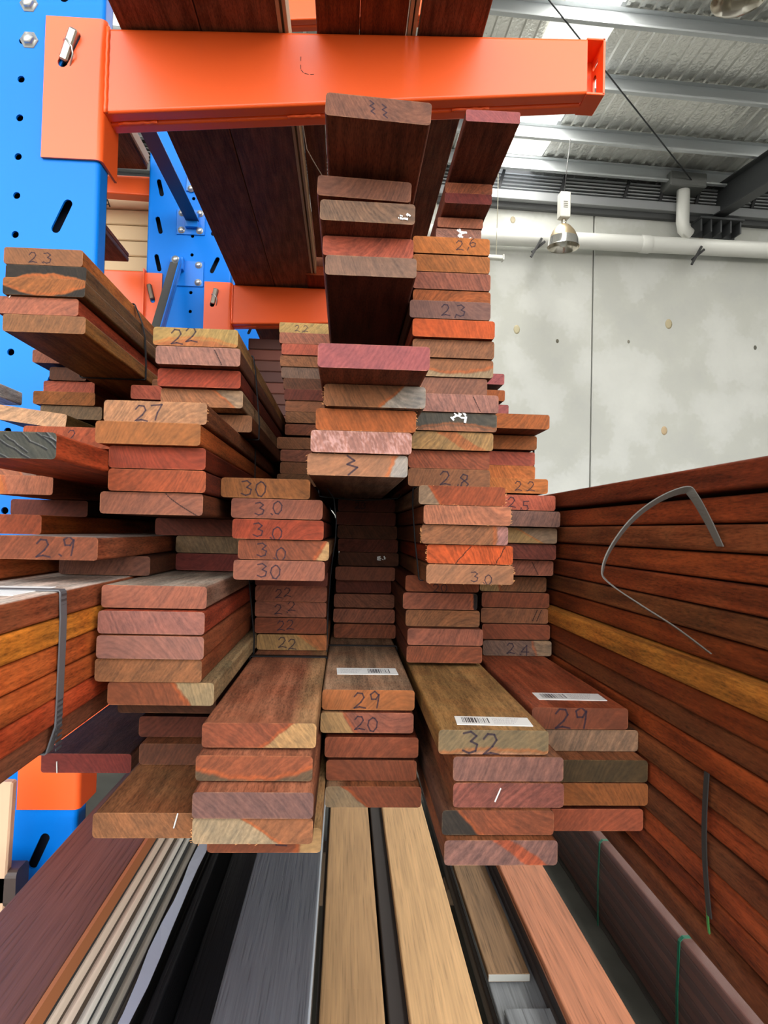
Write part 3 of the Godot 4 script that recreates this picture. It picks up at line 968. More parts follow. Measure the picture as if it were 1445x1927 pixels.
# an arm: tapered box of two welded channels, bracket plate on the post, open tip
func arm(root: Node3D, label: String, xf: Transform3D, length: float, h0: float, h1: float, rise: float, bx0: float, by0: float, by1: float, open_tip: bool, lean := 0.40) -> MeshInstance3D:
	var m := paint(ORANGE, 0.36, 0.0, 0.5)
	var e := length - (0.036 if open_tip else 0.0)
	var be := e / length
	var hE := lerpf(h0, h1, be)
	var o := put(loft_x(0.0, rounded(-0.035, 0.0, -h0, 0, 0.006), e, rounded(-0.035, 0.0, rise * be - hE, rise * be, 0.006)), "arm", m, root)
	o.transform = xf
	o.set_meta("label", label)
	put(loft_x(0.0, rounded(-0.072, -0.0385, -h0 - 0.002, 0, 0.006), e, rounded(-0.072, -0.0385, rise * be - hE - 0.002, rise * be, 0.006)), "rear_channel", m, o)
	put(loft_x(0.0, rounded(-0.040, -0.032, -h0 + 0.004, -0.004, 0.002, 1), e, rounded(-0.040, -0.032, rise * be - hE + 0.004, rise * be - 0.004, 0.002, 1)), "seam_strip", m, o)
	# bracket: front plate with slot, folded side plate
	var slot := [-0.063, by1 - 0.062, 0.028, 0.0095, lean]
	put(plate(Vector2(bx0, by0), Vector2(-0.008, by1), 0.005, [slot]), "bracket_plate", m, o, Vector3(0, 0, 0.007))
	var st := begin()
	var prof := []
	for i in 9:
		var a := i / 8.0 * PI / 2
		prof.append(Vector2(-0.008 + 0.012 * sin(a), -0.005 + 0.012 * cos(a)))
	prof.append(Vector2(0.004, -0.084))
	var inner := []
	for i in 9:
		var a := i / 8.0 * PI / 2
		inner.append(Vector2(-0.008 + 0.007 * sin(a), -0.005 + 0.007 * cos(a)))
	inner.append(Vector2(-0.001, -0.084))
	for i in prof.size() - 1:
		var a: Vector2 = prof[i]
		var b: Vector2 = prof[i + 1]
		var c: Vector2 = inner[i]
		var d: Vector2 = inner[i + 1]
		quad(st, Vector3(a.x, by1, a.y), Vector3(b.x, by1, b.y), Vector3(b.x, by0, b.y), Vector3(a.x, by0, a.y))
		quad(st, Vector3(d.x, by1, d.y), Vector3(c.x, by1, c.y), Vector3(c.x, by0, c.y), Vector3(d.x, by0, d.y))
		quad(st, Vector3(a.x, by0, a.y), Vector3(b.x, by0, b.y), Vector3(d.x, by0, d.y), Vector3(c.x, by0, c.y))
		quad(st, Vector3(b.x, by1, b.y), Vector3(a.x, by1, a.y), Vector3(c.x, by1, c.y), Vector3(d.x, by1, d.y))
	quad(st, Vector3(0.004, by1, -0.084), Vector3(-0.001, by1, -0.084), Vector3(-0.001, by0, -0.084), Vector3(0.004, by0, -0.084))
	put(done(st), "side_plate", m, o)
	# locking pin and its wire clip
	var turn := Basis.from_euler(Vector3(0.25, 0, -lean))
	var at := Vector3(slot[0] + 0.001, slot[1] + 0.006, 0.007)
	put(box(Vector3(-0.0085, -0.030, -0.03), Vector3(0.0085, 0.030, 0.012), 0.003, Transform3D(turn, at)), "locking_pin", paint([186, 176, 160], 0.35, 0.8), o).set_meta("label", "silver locking pin")
	var wire := []
	for p in [Vector3(-0.012, 0.004, 0.004), Vector3(-0.004, 0.006, 0.013), Vector3(0.010, -0.002, 0.014), Vector3(0.015, -0.012, 0.012), Vector3(0.016, -0.034, 0.008)]:
		wire.append(at + turn * p)
	put(tube(wire, 0.0018, 8), "wire_clip", paint([190, 190, 188], 0.3, 0.8), o)
	for s in [[0.02, 0.10], [0.37, 0.44], [0.72, 0.80]]:
		var bead := []
		for k in 9:
			var x: float = lerpf(s[0], s[1], k / 8.0) * e
			bead.append(Vector3(x, -h0 + (rise - (h1 - h0)) * x / length - 0.001 + 0.0012 * (k % 2), -0.0367 + 0.001 * ((k * 7) % 3 - 1)))
		put(tube(bead, 0.0034, 7), "weld_bead", m, o)
	var fillet := []
	for k in 14:
		fillet.append(Vector3(0.0055 + 0.0008 * (k % 2), -h0 * k / 13.0, 0.001))
	put(tube(fillet, 0.004, 7), "weld_bead", m, o)
	if open_tip:
		# the front is cut away at the tip: top, bottom and rear walls and an end wall with two holes
		var lo := rise * be - hE
		put(box(Vector3(e - 0.001, lo, -0.072), Vector3(length, rise, -0.068), 0.001), "tip_wall", m, o)
		put(box(Vector3(e - 0.001, rise - 0.004, -0.072), Vector3(length, rise, -0.0), 0.001), "tip_wall", m, o)
		put(box(Vector3(e - 0.001, lo - 0.002, -0.072), Vector3(length, lo + 0.003, -0.0), 0.001), "tip_wall", m, o)
		var end := put(plate(Vector2(0.0, lo), Vector2(0.072, rise), 0.004, [[0.026, rise - 0.024, 0.010, 0.0055, PI / 2], [0.0225, rise - 0.072, 0.018, 0.010, 0.0]]), "end_wall", m, o, Vector3(length - 0.004, 0, -0.072))
		end.rotation.y = -PI / 2
	return o

func rack() -> void:
	var zf := -1.36
	var zr := -2.79
	var root := thing("cantilever_rack", "blue perforated cantilever rack with orange arms that carries all the timber", "rack")
	var blue := paint(BLUE, 0.32)
	var p := post(root, "near blue upright", -0.803, -0.483, zf, FLOOR, 1.9)
	for q in [[-0.624, 0.984], [-0.621, 0.914]]:
		bolt(p, Vector3(q[0] + 0.0, q[1], 0.0), 0.0125)
	var r := post(root, "far blue upright with bolted plates", -0.800, -0.470, zr, FLOOR, 2.6)
	post(root, "furthest blue upright", -0.86, -0.522, -4.2, FLOOR, 2.6)
	for g in [[-0.632, 1.188, 0.05], [-0.632, 0.985, 0.05], [-0.60, 1.34, 0.03]]:
		put(box(Vector3(g[0] - 0.055, g[1] - g[2], 0.0), Vector3(g[0] + 0.055, g[1] + g[2], 0.006), 0.0015), "gusset_plate", blue, r)
		for b in [[-0.035, 0.034], [0.035, 0.034], [-0.035, -0.034], [0.035, -0.034]]:
			if g[1] < 1.1 and b[0] < 0 and b[1] < 0:
				continue
			bolt(r, Vector3(g[0] + b[0], g[1] + b[1] * (g[2] / 0.05), 0.006), 0.010)
	# bracing between the two uprights
	var navy := paint([10, 42, 92], 0.4)
	var s1 := put(bar(Vector3(-0.622, 1.185, zr + 0.02), Vector3(-0.622, 1.185, zf - 0.05), Vector3(1, 0, 0), 0.05, 0.004), "brace", navy, root)
	s1.set_meta("label", "dark blue level brace")
	put(bar(Vector3(-0.645, 1.21, zr + 0.02), Vector3(-0.645, 1.21, zf - 0.05), Vector3(0, 1, 0), 0.05, 0.004), "web", navy, s1)
	put(box(Vector3(-0.65, 1.16, zr + 0.007), Vector3(-0.60, 1.215, zr + 0.03), 0.002), "cleat", blue, s1)
	var s2 := put(bar(Vector3(-0.678, 1.02, zr + 0.03), Vector3(-0.678, -0.82, zf - 0.05), Vector3(1, 0, 0), 0.042, 0.005), "brace", paint([92, 90, 84], 0.5, 0.3), root)
	s2.set_meta("label", "grey sloping brace")
	put(bar(Vector3(-0.659, 1.02, zr + 0.03), Vector3(-0.659, -0.82, zf - 0.05), Vector3(0, 1, 0.8), 0.042, 0.004), "web", blue, s2)
	put(box(Vector3(-0.70, 0.99, zr + 0.006), Vector3(-0.65, 1.04, zr + 0.035), 0.002), "cleat", blue, s2)
	bolt(s2, Vector3(-0.678, 1.025, zr + 0.04), 0.011)
	# arms
	var up := arm(root, "big orange arm across the top of the view", Transform3D(Basis(), Vector3(-0.481, 0.9468, zf)), 0.971, 0.165, 0.1085, 0.039, -0.108, -0.259, 0.012, true)
	var pen := [[0.262, -0.050, 0.262, -0.058], [0.262, -0.066, 0.2625, -0.074], [0.263, -0.076, 0.268, -0.081], [0.270, -0.082, 0.278, -0.084], [0.281, -0.084, 0.288, -0.083]]
	for k in pen:
		put(bar(Vector3(k[0] + 0.11, k[1] + 0.016, 0.0002), Vector3(k[2] + 0.11, k[3] + 0.016, 0.0002), Vector3(0, 0, 1), 0.0006, 0.0011, 0.0001), "pen_mark", paint([50, 30, 30], 0.7), up)
	arm(root, "low orange arm hidden behind the boards but for its bracket", Transform3D(Basis(), Vector3(-0.481, -0.2655, zf)), 0.75, 0.165, 0.12, 0.001, -0.108, -0.2605, 0.012, false)
	arm(root, "far orange arm under the dark boards", Transform3D(Basis(), Vector3(-0.470, 0.950, zr)), 0.971, 0.155, 0.1085, 0.0, -0.102, -0.240, 0.006, false, 0.25)
	arm(root, "far orange arm in the gap above the big arm", Transform3D(Basis(), Vector3(-0.470, 2.165, zr)), 0.971, 0.165, 0.1085, 0.039, -0.10, -0.25, 0.006, false, 0.25)
	arm(root, "furthest orange arm", Transform3D(Basis(), Vector3(-0.522, 0.950, -4.2)), 0.971, 0.155, 0.1085, 0.0, -0.102, -0.240, 0.006, false, 0.25)
	arm(root, "far orange arm left of the far upright", Transform3D(Basis(Vector3.UP, PI), Vector3(-0.800, 0.985, zr - 0.06)), 0.9, 0.165, 0.11, 0.0, -0.06, -0.25, 0.006, false)
	var br := put(plate(Vector2(-0.82, 0.725), Vector2(-0.735, 0.981), 0.005, [[-0.775, 0.90, 0.028, 0.0095, -0.25]]), "bracket_plate", paint(ORANGE, 0.36), root, Vector3(0, 0, zr + 0.007))
	var pin := put(box(Vector3(-0.008, -0.03, -0.02), Vector3(0.008, 0.03, 0.012), 0.003), "locking_pin", paint([120, 104, 90], 0.4, 0.7), br, Vector3(-0.776, 0.905, 0.002))
	pin.rotation.z = 0.25
	put(loft_x(-1.5, rounded(-0.06, 0, -0.06, 0.0, 0.006), -0.77, rounded(-0.06, 0, -0.080, 0.0, 0.006)), "arm", paint(ORANGE, 0.36), root, Vector3(0, 1.392, zr - 0.06)).set_meta("label", "short orange arm between the uprights")

# ---------------------------------------------------------------- the strapped bundle on the left and the big pack on the right
func long_board(x: float, y: float, d: float, w: float, t: float, length: float, side: Array, label: String, group: String, yaw := 0.0, top: Array = []) -> MeshInstance3D:
	var tile := end_tile([side[0], side[1], side[2]], [], "")
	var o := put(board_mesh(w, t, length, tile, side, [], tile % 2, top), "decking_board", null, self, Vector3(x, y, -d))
	o.rotation.y = yaw
	tag(o, label, "board", group)
	return o

const WORD := ["one", "two", "three", "four", "five", "six", "seven", "eight", "nine", "ten", "eleven", "twelve", "thirteen", "fourteen", "fifteen", "sixteen"]
const ORD := ["topmost", "second from top", "third from top", "fourth from top", "fifth from top", "sixth from top", "seventh from top", "eighth from top", "ninth from top", "tenth from top", "eleventh from top", "twelfth from top", "thirteenth from top", "fourteenth from top", "fifteenth from top", "sixteenth from top", "lowest"]

func side_bundle() -> void:
	var g := "long boards of the strapped bundle at the left edge"
	var tone := ["bundle", "amber", "orange2", "orange2", "redor", "dk"]
	var words := ["dusty red-brown", "bright amber", "orange-brown", "golden orange", "red scraped", "dark shadowed"]
	for k in 6:
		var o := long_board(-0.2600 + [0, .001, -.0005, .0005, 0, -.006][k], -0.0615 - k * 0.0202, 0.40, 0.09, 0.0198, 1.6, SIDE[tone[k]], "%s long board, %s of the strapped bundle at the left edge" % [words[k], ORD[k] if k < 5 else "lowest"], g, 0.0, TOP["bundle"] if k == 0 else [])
		if k == 0:
			put(box(Vector3(-0.030, 0.0, -0.05), Vector3(0.028, 0.0006, 0.025), 0.0002), "paper_label", paint([232, 230, 226], 0.6), o, Vector3(0, 0.0099, -0.14)).set_meta("label", "white paper label")
	long_board(-0.3490, -0.0410, 0.50, 0.09, 0.0198, 1.6, SIDE["sideor"], "orange-brown side-lit board at the left edge under the 2.9 board", "stray boards at the left edge")
	for k in 3:
		long_board(-0.3530, -0.0612 - k * 0.0202, 0.52, 0.09, 0.0198, 1.6, SIDE["dk"], "hidden board under the side-lit board at the left edge", "hidden boards at the left edge")

func strapped_pack() -> void:
	var g := "long boards of the big strapped pack on the right"
	var tone := ["packred", "packred", "packbrown", "packred", "packred", "packbrown", "packred", "packamber", "packred", "packbrown", "packred", "packbrown", "packred", "packbrown", "packred", "packred", "packbrown"]
	var word := ["red-brown capping", "deep red-brown", "warm brown", "red-brown", "reddish", "dark brown", "rich red", "golden amber", "red-lit", "dull brown", "dark red", "brown", "reddish brown", "mottled brown", "orange-red", "plain red", "very dark"]
	var inset := [0.0, .006, .004, .007, .005, .006, .008, -.004, .001, .005, .006, .002, .005, .001, .003, .004, -.002]
	for k in 17:
		var y := 0.0565 - 0.0105 - k * 0.02135 - (0.0025 if k else 0.0)
		var c: Array = SIDE[tone[k]].duplicate()
		var j := rng.randf_range(0.88, 1.12)
		for e in 3:
			c[e] *= j
		long_board(0.2745 + 0.045 + inset[k] + rng.randf_range(-0.0008, 0.0008), y, 0.30, 0.09, 0.0202, 1.5, c, "%s long board, %s of the big strapped pack on the right" % [word[k], ORD[k]], g, rng.randf_range(-0.001, 0.001))

func upper_tier() -> void:
	var g := "boards lying across the orange arms overhead"
	var list := [
		[-0.455, -0.303, 0.85, 3.6, "dk", "dark wide board overhead beside the near post, seen from below"],
		[-0.302, -0.152, 0.85, 3.6, "dk", "dark wide board overhead, second from the near post"],
		[-0.080, 0.0025, 0.85, 0.56, "packred", "red-brown board overhead, right of the orange gap"],
		[0.0035, 0.093, 0.85, 0.56, "packred", "red-brown board overhead at mid view, right of its twin"],
		[0.118, 0.246, 0.85, 1.9, "dk", "dark brown board overhead, furthest right on the big arm"]]
	for b in list:
		var xm: float = (b[0] + b[1]) / 2
		var o := long_board(xm, 0.9468 + 0.0402 * (xm + 0.481) + 0.0125, b[2], b[1] - b[0], 0.02, b[3], SIDE[b[4]], b[5], g)
		o.rotation.z = 0.0402
	for s in [[-0.149, "first"], [-0.137, "second"], [0.100, "third"], [0.110, "fourth"]]:
		var o := put(box(Vector3(-0.004, 0, -2.4 if s[0] < 0 else -0.6), Vector3(0.003, 0.05, 0), 0.001), "edge_strip", paint([176, 138, 100], 0.7), self, Vector3(s[0], 0.9468 + 0.0402 * (s[0] + 0.481) + 0.001, -0.85))
		tag(o, "thin pale timber strip on edge overhead, %s of four from the left" % s[1], "timber strip", "pale strips on the big arm")
	long_board(-0.105, 1.015, 1.46, 0.055, 0.02, 1.15, SIDE["dk"], "narrow dark board overhead behind the big arm, left of the centre pile", g)
	long_board(-0.042, 1.035, 1.46, 0.06, 0.02, 1.15, SIDE["dk"], "dark board overhead behind the big arm, directly behind the centre pile", g)
	long_board(0.20, 1.045, 1.46, 0.10, 0.02, 1.15, SIDE["dk"], "dark board overhead behind the big arm, right of the centre pile", g)
	var ends := [["redor", "bright red"], ["redbr", "streaked red"], ["maroon", "maroon"], ["dkbr", "dark brown"], ["rosebr", "rosy"], ["dkred", "deep red"], ["dkbr", "dull brown"]]
	for k in 7:
		var e: Array = ends[k]
		board(-0.122 + 0.002 * (k % 3), 0.972 + k * 0.0345, 2.66, 0.10, 0.0335, 0.5, 0.0, e[0], "", [], [], "", "%s board end on the far arm, %s of the distant red heap" % [e[1], ORD[6 - k]], "distant red board ends on the far arm")
	for k in 4:
		var e: Array = ends[k + 2]
		board(0.222 + 0.003 * (k % 2), 0.985 + k * 0.0345, 2.66, 0.10, 0.0335, 0.5, 0.0, e[0], "", [], [], "", "%s far board end right of the centre pile, %s of its heap" % [e[1], ORD[3 - k]], "shadowed far board ends right of the centre pile")
	# loose twine hanging behind the centre pile
	tag(put(tube([Vector3(-0.137, 1.02, -1.5), Vector3(-0.130, 0.975, -1.62), Vector3(-0.120, 0.93, -1.66), Vector3(-0.114, 0.90, -1.67), Vector3(-0.098, 0.872, -1.67), Vector3(-0.075, 0.84, -1.68)], 0.0013, 6), "twine", paint([150, 130, 110], 0.8)), "loose knotted twine hanging by the pale strips overhead", "twine")

# boards further back that carry the ones that jut out
func hidden_boards() -> void:
	for f in [[0.2090, 0.1745, 1.42, 2, "low right of centre"], [0.2090, 0.3050, 1.42, 14, "high right of centre"], [0.0180, 0.1600, 1.16, 4, "in the centre"], [-0.3450, 0.0720, 1.34, 7, "on the upper left"]]:
		for k in f[3]:
			long_board(f[0], f[1] + k * 0.0202, f[2], 0.088, 0.0198, 0.7, SIDE["dk"], "dark board buried deep behind the jutting boards %s" % f[4], "buried boards %s" % f[4])
	for k in 12:  # added dark boards, so the gap behind the left piles reads as shade
		tag(put(box(Vector3(-0.42, 0.24 + k * 0.0455, -4.3), Vector3(-0.20, 0.284 + k * 0.0455, -2.95), 0.003), "filler_board", paint([[92, 54, 42], [110, 60, 46], [84, 50, 42]][k % 3], 0.7)), "added dark red-brown board filling the gap behind the left piles, %s of its stack" % ORD[11 - k], "board", "added dark boards behind the left piles")

func left_background() -> void:
	# pale timber behind the posts on the far left
	var g := "pale timber ends stacked behind the near post"
	for k in 6:
		var o := put(box(Vector3(-0.35, 0, -0.6), Vector3(0.12, 0.0625, 0), 0.004), "timber_baulk", paint([204, 178, 138], 0.75), self, Vector3(-0.93, 1.322 - k * 0.0655, -3.0))
		tag(o, "pale cream timber end, %s of the stack between the two posts" % ORD[k], "timber", g)
		if k == 0:
			var tm := TextMesh.new()
			tm.text = "A"
			tm.font_size = 40
			tm.pixel_size = 0.0011
			tm.depth = 0.001
			put(tm, "painted_letter", paint([40, 44, 30], 0.8), o, Vector3(-0.098, 0.022, 0.001))
	for k in 2:
		long_board(-0.875, 1.0035 - k * 0.0165, 1.62, 0.09, 0.016, 1.05, SIDE["dktop"] if k % 2 else SIDE["packbrown"], "dark brown batten, %s of the stack left of the far post" % (ORD[k]), "dark battens on the left arms")
	long_board(-0.93, 1.404, 1.5, 0.24, 0.02, 1.3, SIDE["dk"], "dark board underside above the short orange arm", "boards on the left arms")
	tag(put(box(Vector3(-0.004, 0, -1.26), Vector3(0.004, 0.04, 0), 0.001), "edge_strip", paint([186, 150, 112], 0.7), self, Vector3(-0.798, 1.394, -1.5)), "pale timber strip beside the dark blue strut", "timber strip")
	# white primed board and pale plank at the left edge
	long_board(-0.556, 0.194, 0.86, 0.09, 0.021, 0.28, [236, 234, 232], "white primed board at the left edge in front of the near post", "stray boards at the left edge")
	var o := put(box(Vector3(-0.03, -0.7, -0.02), Vector3(0.012, 0.06, 0), 0.003), "plank", paint([206, 168, 136], 0.7), self, Vector3(-0.566, -0.50, -1.25))
	o.rotation.z = -0.03
	tag(o, "pale upright plank leaning at the left edge beside the low orange bracket", "plank")
	tag(put(loft_x(-0.20, rounded(-0.05, 0, -0.065, 0, 0.012), 0.0, rounded(-0.05, 0, -0.065, 0, 0.012)), "pipe_end", paint([66, 52, 46], 0.5), self, Vector3(-0.541, -0.589, -1.25)), "dark brown block at the bottom left before the blue post", "block")

# ---------------------------------------------------------------- composite boards below
func composite_mat(c: Array, rough: float, depth: float, sd: int, streak: float) -> StandardMaterial3D:
	var w := 256
	var h := 512
	var a := noise_bytes(w, h, 0.09, 3, sd, 16)
	var b := noise_bytes(w, h, 0.018, 2, sd + 5, 8)
	var rgb := PackedByteArray()
	rgb.resize(w * h * 3)
	var hg := PackedByteArray()
	hg.resize(w * h)
	for i in w * h:
		var groove := clampf((80 - a[i]) * 0.02, 0, 1)
		var v := 0.92 + ((a[i] - 128) * 0.0005 + (b[i] - 128) * 0.0005) * streak - groove * 0.08 * streak
		for e in 3:
			rgb[i * 3 + e] = int(clampf(c[e] * v * 1.08, 0, 255))
		hg[i] = int(clampf(150 + (a[i] - 128) * 0.5 - groove * 90 + (b[i] - 128) * 0.3, 0, 255))
	var m := StandardMaterial3D.new()
	m.albedo_texture = ImageTexture.create_from_image(Image.create_from_data(w, h, false, Image.FORMAT_RGB8, rgb))
	m.roughness = rough
	m.metallic_specular = 0.35
	m.heightmap_enabled = true
	m.heightmap_texture = gray_texture(hg, w, h)
	m.heightmap_scale = depth
	return m

# grooved-edge composite board: a section run along z with UVs in metres
func composite_mesh(w: float, t: float, length: float, groove: bool) -> ArrayMesh:
	var half := []
	var r := 0.004
	for k in 4:
		var a := (k / 3.0 - 1.0) * PI / 2
		half.append(Vector2(w / 2 - r + r * cos(a), -t / 2 + r + r * sin(a)))
	if groove:
		half += [Vector2(w / 2, -0.003), Vector2(w / 2 - 0.009, -0.003), Vector2(w / 2 - 0.009, 0.003), Vector2(w / 2, 0.003)]
	for k in 4:
		var a := k / 3.0 * PI / 2
		half.append(Vector2(w / 2 - r + r * cos(a), t / 2 - r + r * sin(a)))
	var pts := half.duplicate()
	for k in range(half.size() - 1, -1, -1):
		pts.append(Vector2(-half[k].x, half[k].y))
	var st := begin()
	var run := 0.0
	var n := pts.size()
	for i in n:
		var a: Vector2 = pts[i]
		var b: Vector2 = pts[(i + 1) % n]
		var u0 := run / 0.16
		run += a.distance_to(b)
		var u1 := run / 0.16
		var vv := length / 0.7
		for q in [[a, 0, u0, 0.0], [b, 0, u1, 0.0], [a, 1, u0, vv], [b, 0, u1, 0.0], [b, 1, u1, vv], [a, 1, u0, vv]]:
			st.set_uv(Vector2(q[2], q[3]))
			st.add_vertex(Vector3(q[0].x, q[0].y, -length * q[1]))
	var idx := Geometry2D.triangulate_polygon(PackedVector2Array(pts))
	for e in 2:
		for i in range(0, idx.size(), 3):
			var tri := [idx[i], idx[i + 1], idx[i + 2]]
			var pa: Vector2 = pts[tri[0]]
			var area: float = (pts[tri[1]] - pa).cross(pts[tri[2]] - pa)
			if (area > 0) == (e == 0):
				tri.reverse()
			for k in tri:
				st.set_uv(pts[k] / 0.16)
				st.add_vertex(Vector3(pts[k].x, pts[k].y, -length * e))
	return done(st)

func composite(xl: float, xr: float, ytop: float, d: float, length: float, m: Material, label: String, group: String, t := 0.0225, groove := true) -> MeshInstance3D:
	var o := put(composite_mesh(xr - xl, t, length, groove), "composite_board", m, self, Vector3((xl + xr) / 2, ytop - t / 2, -d))
	tag(o, label, "board", group)
	return o

func composites() -> void:
	var brown := composite_mat([112, 76, 68], 0.55, 0.10, 101, 1.0)
	var edge := composite_mat([178, 112, 72], 0.55, 0.05, 102, 0.7)
	var grey := composite_mat([98, 100, 104], 0.5, 0.16, 103, 0.8)
	var black := composite_mat([34, 34, 38], 0.6, 0.08, 104, 0.7)
	var oak := composite_mat([196, 154, 108], 0.6, 0.03, 105, 0.8)
	var oak2 := composite_mat([210, 166, 116], 0.6, 0.03, 106, 0.8)
	var walnut := composite_mat([150, 116, 82], 0.6, 0.05, 107, 1.6)
	var terra := composite_mat([180, 114, 80], 0.5, 0.08, 108, 1.2)
	var drift := composite_mat([140, 142, 142], 0.6, 0.05, 109, 1.5)
	var n := 2.4
	# brown pile with striped edges, passing just right of the near post
	var g := "composite boards of the brown striped-edge pile"
	composite(-0.462, -0.330, -0.535, 0.62, n, brown, "wide brown wood-grained composite board, top of the striped-edge pile", g, 0.024)
	tag(put(loft_x(0.0, rounded(-n, 0, -0.0245, -0.001, 0.003, 2), 0.0055, rounded(-n, 0, -0.0245, -0.001, 0.003, 2)), "edge_trim", edge, self, Vector3(-0.3295, -0.535, -0.62)), "orange-brown rounded edge strip along the wide brown composite board", "edge strip")
	var layer := [[[44, 44, 44], 0.010, 0.0], [[232, 210, 188], 0.0195, 0.0015], [[84, 68, 54], 0.014, -0.003], [[236, 214, 194], 0.0185, 0.0015], [[80, 64, 50], 0.0225, -0.004], [[228, 220, 208], 0.017, 0.001], [[42, 46, 44], 0.014, -0.003], [[206, 202, 192], 0.014, 0.001], [[52, 52, 50], 0.026, -0.004], [[150, 142, 130], 0.018, 0.001], [[66, 62, 58], 0.018, -0.003], [[120, 112, 104], 0.016, 0.0], [[54, 50, 48], 0.022, -0.002], [[60, 56, 52], 0.022, 0.0], [[48, 46, 44], 0.022, -0.002], [[52, 48, 46], 0.022, 0.0]]  # the four lowest layers are added dark fill for the shade below
	var words := ["thin charcoal", "upper cream", "grey-brown", "second cream", "dark walnut", "pale stone", "narrow charcoal", "light grey", "thick charcoal", "warm grey", "smoky", "taupe", "sooty", "dark taupe", "near-black", "lowest dark"]
	var y := -0.560
	for k in layer.size():
		var l: Array = layer[k]
		composite(-0.462, -0.3245 + l[2], y, 0.62, n, paint(l[0], 0.65), "%s edged composite board, layer %s under the wide brown board" % [words[k], WORD[k]], g, l[1] - 0.0015, false)
		y -= l[1]
	# black boards with torn film beside them
	composite(-0.279, -0.165, -0.862, 0.8, n, black, "black composite board sunk between the striped pile and the grey board", "black composite boards", 0.024)
	composite(-0.279, -0.165, -0.888, 0.8, n, black, "black composite board directly under the upper black one", "black composite boards", 0.024)
	composite(-0.300, -0.282, -0.776, 0.8, n, black, "narrow black fascia board on edge beside the striped pile", "black composite boards", 0.14, false)
	var film := StandardMaterial3D.new()
	film.albedo_color = Color(0.72, 0.74, 0.82, 1.0)
	film.roughness = 0.3
	var fp := []
	var fa := []
	for k in 26:
		fp.append(Vector3(-0.313 + 0.0015 * sin(k * 1.7), -0.744 + 0.002 * sin(k * 0.9), -0.8 - k * 0.08))
		fa.append(Vector3(0.0085 + 0.002 * sin(k * 1.3), -0.005 + 0.002 * sin(k * 0.6), 0.0))
	tag(put(band(fp, fa, 0.0006), "plastic_film", film), "torn bluish plastic film along the edge of the striped pile", "film")
	# grey embossed board
	composite(-0.178, -0.037, -0.716, 0.8, n, grey, "charcoal-grey embossed wood-grain composite board left of the oak boards", "grey composite boards", 0.024)
	tag(put(box(Vector3(0, -0.0225, -n), Vector3(0.004, -0.002, 0), 0.0015), "edge_trim", paint([176, 184, 190], 0.5), self, Vector3(-0.0385, -0.716, -0.8)), "pale silvery edge strip along the grey embossed board", "edge strip")
	for k in 5:
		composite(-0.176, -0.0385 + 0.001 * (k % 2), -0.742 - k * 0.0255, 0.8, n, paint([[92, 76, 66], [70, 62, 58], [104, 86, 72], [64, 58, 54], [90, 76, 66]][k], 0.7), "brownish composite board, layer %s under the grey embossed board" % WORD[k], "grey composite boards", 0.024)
	# two oak-look boards
	composite(-0.0285, 0.104, -0.980, 0.85, n, oak, "oak-look composite board right of the grey embossed board", "oak-look composite boards", 0.024)
	composite(0.151, 0.294, -0.962, 0.85, n, oak2, "paler oak-look composite board, further right of the two", "oak-look composite boards", 0.024)
	for k in 3:
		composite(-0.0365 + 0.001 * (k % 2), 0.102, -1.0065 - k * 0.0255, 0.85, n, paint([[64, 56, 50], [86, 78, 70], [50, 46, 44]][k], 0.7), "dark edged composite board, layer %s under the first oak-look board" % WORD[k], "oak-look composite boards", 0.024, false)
	for k in 5:  # widened left and darkened to stand in for shade between the piles
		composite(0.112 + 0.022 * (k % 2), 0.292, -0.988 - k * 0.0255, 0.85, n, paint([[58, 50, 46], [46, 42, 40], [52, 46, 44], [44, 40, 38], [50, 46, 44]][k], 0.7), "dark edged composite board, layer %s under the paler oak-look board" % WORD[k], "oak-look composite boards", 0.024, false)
	# walnut-look boards with grey cut ends
	var w := composite(0.392, 0.500, -1.122, 1.83, 1.6, walnut, "walnut-look composite board sunk left of the terracotta board", "walnut and driftwood composite boards", 0.021)
	put(box(Vector3(-0.053, -0.009, 0), Vector3(0.053, 0.0085, 0.0015), 0.0005), "cut_end", paint([186, 184, 174], 0.7), w).set_meta("label", "pale grey cut end")
	composite(0.394, 0.520, -1.146, 1.65, 1.8, drift, "driftwood-grey composite board under the walnut-look board", "walnut and driftwood composite boards", 0.022)
	composite(0.404, 0.520, -1.125, 1.10, 0.60, drift, "short driftwood-grey offcut nearest the bottom edge", "walnut and driftwood composite boards", 0.020)
	for k in 3:
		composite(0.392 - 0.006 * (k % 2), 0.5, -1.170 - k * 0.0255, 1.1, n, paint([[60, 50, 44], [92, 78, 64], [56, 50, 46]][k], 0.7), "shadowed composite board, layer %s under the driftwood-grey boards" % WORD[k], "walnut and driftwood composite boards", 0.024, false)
	# terracotta board
	composite(0.507, 0.647, -1.040, 1.1, n, terra, "terracotta wood-grained composite board beside the bare concrete floor", "terracotta composite boards", 0.024)
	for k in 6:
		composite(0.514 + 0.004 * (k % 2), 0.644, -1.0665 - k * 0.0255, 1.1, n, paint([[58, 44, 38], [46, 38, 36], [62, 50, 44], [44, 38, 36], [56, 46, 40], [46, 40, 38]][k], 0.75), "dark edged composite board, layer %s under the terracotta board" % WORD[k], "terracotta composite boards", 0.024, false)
	for b in [[-0.47, -0.165], [-0.18, 0.30], [0.385, 0.655]]:
		var top: float = [-0.92, -1.117, -1.245][[-0.47, -0.18, 0.385].find(b[0])]
		tag(put(box(Vector3(b[0], FLOOR, -2.6), Vector3(b[1], top, -2.5), 0.004), "bearer_block", paint([112, 92, 70], 0.8)), ["timber bearer block under the striped and black piles", "timber bearer block under the oak-look boards", "timber bearer block under the terracotta pile"][[-0.47, -0.18, 0.385].find(b[0])], "bearer", "bearers on the floor")

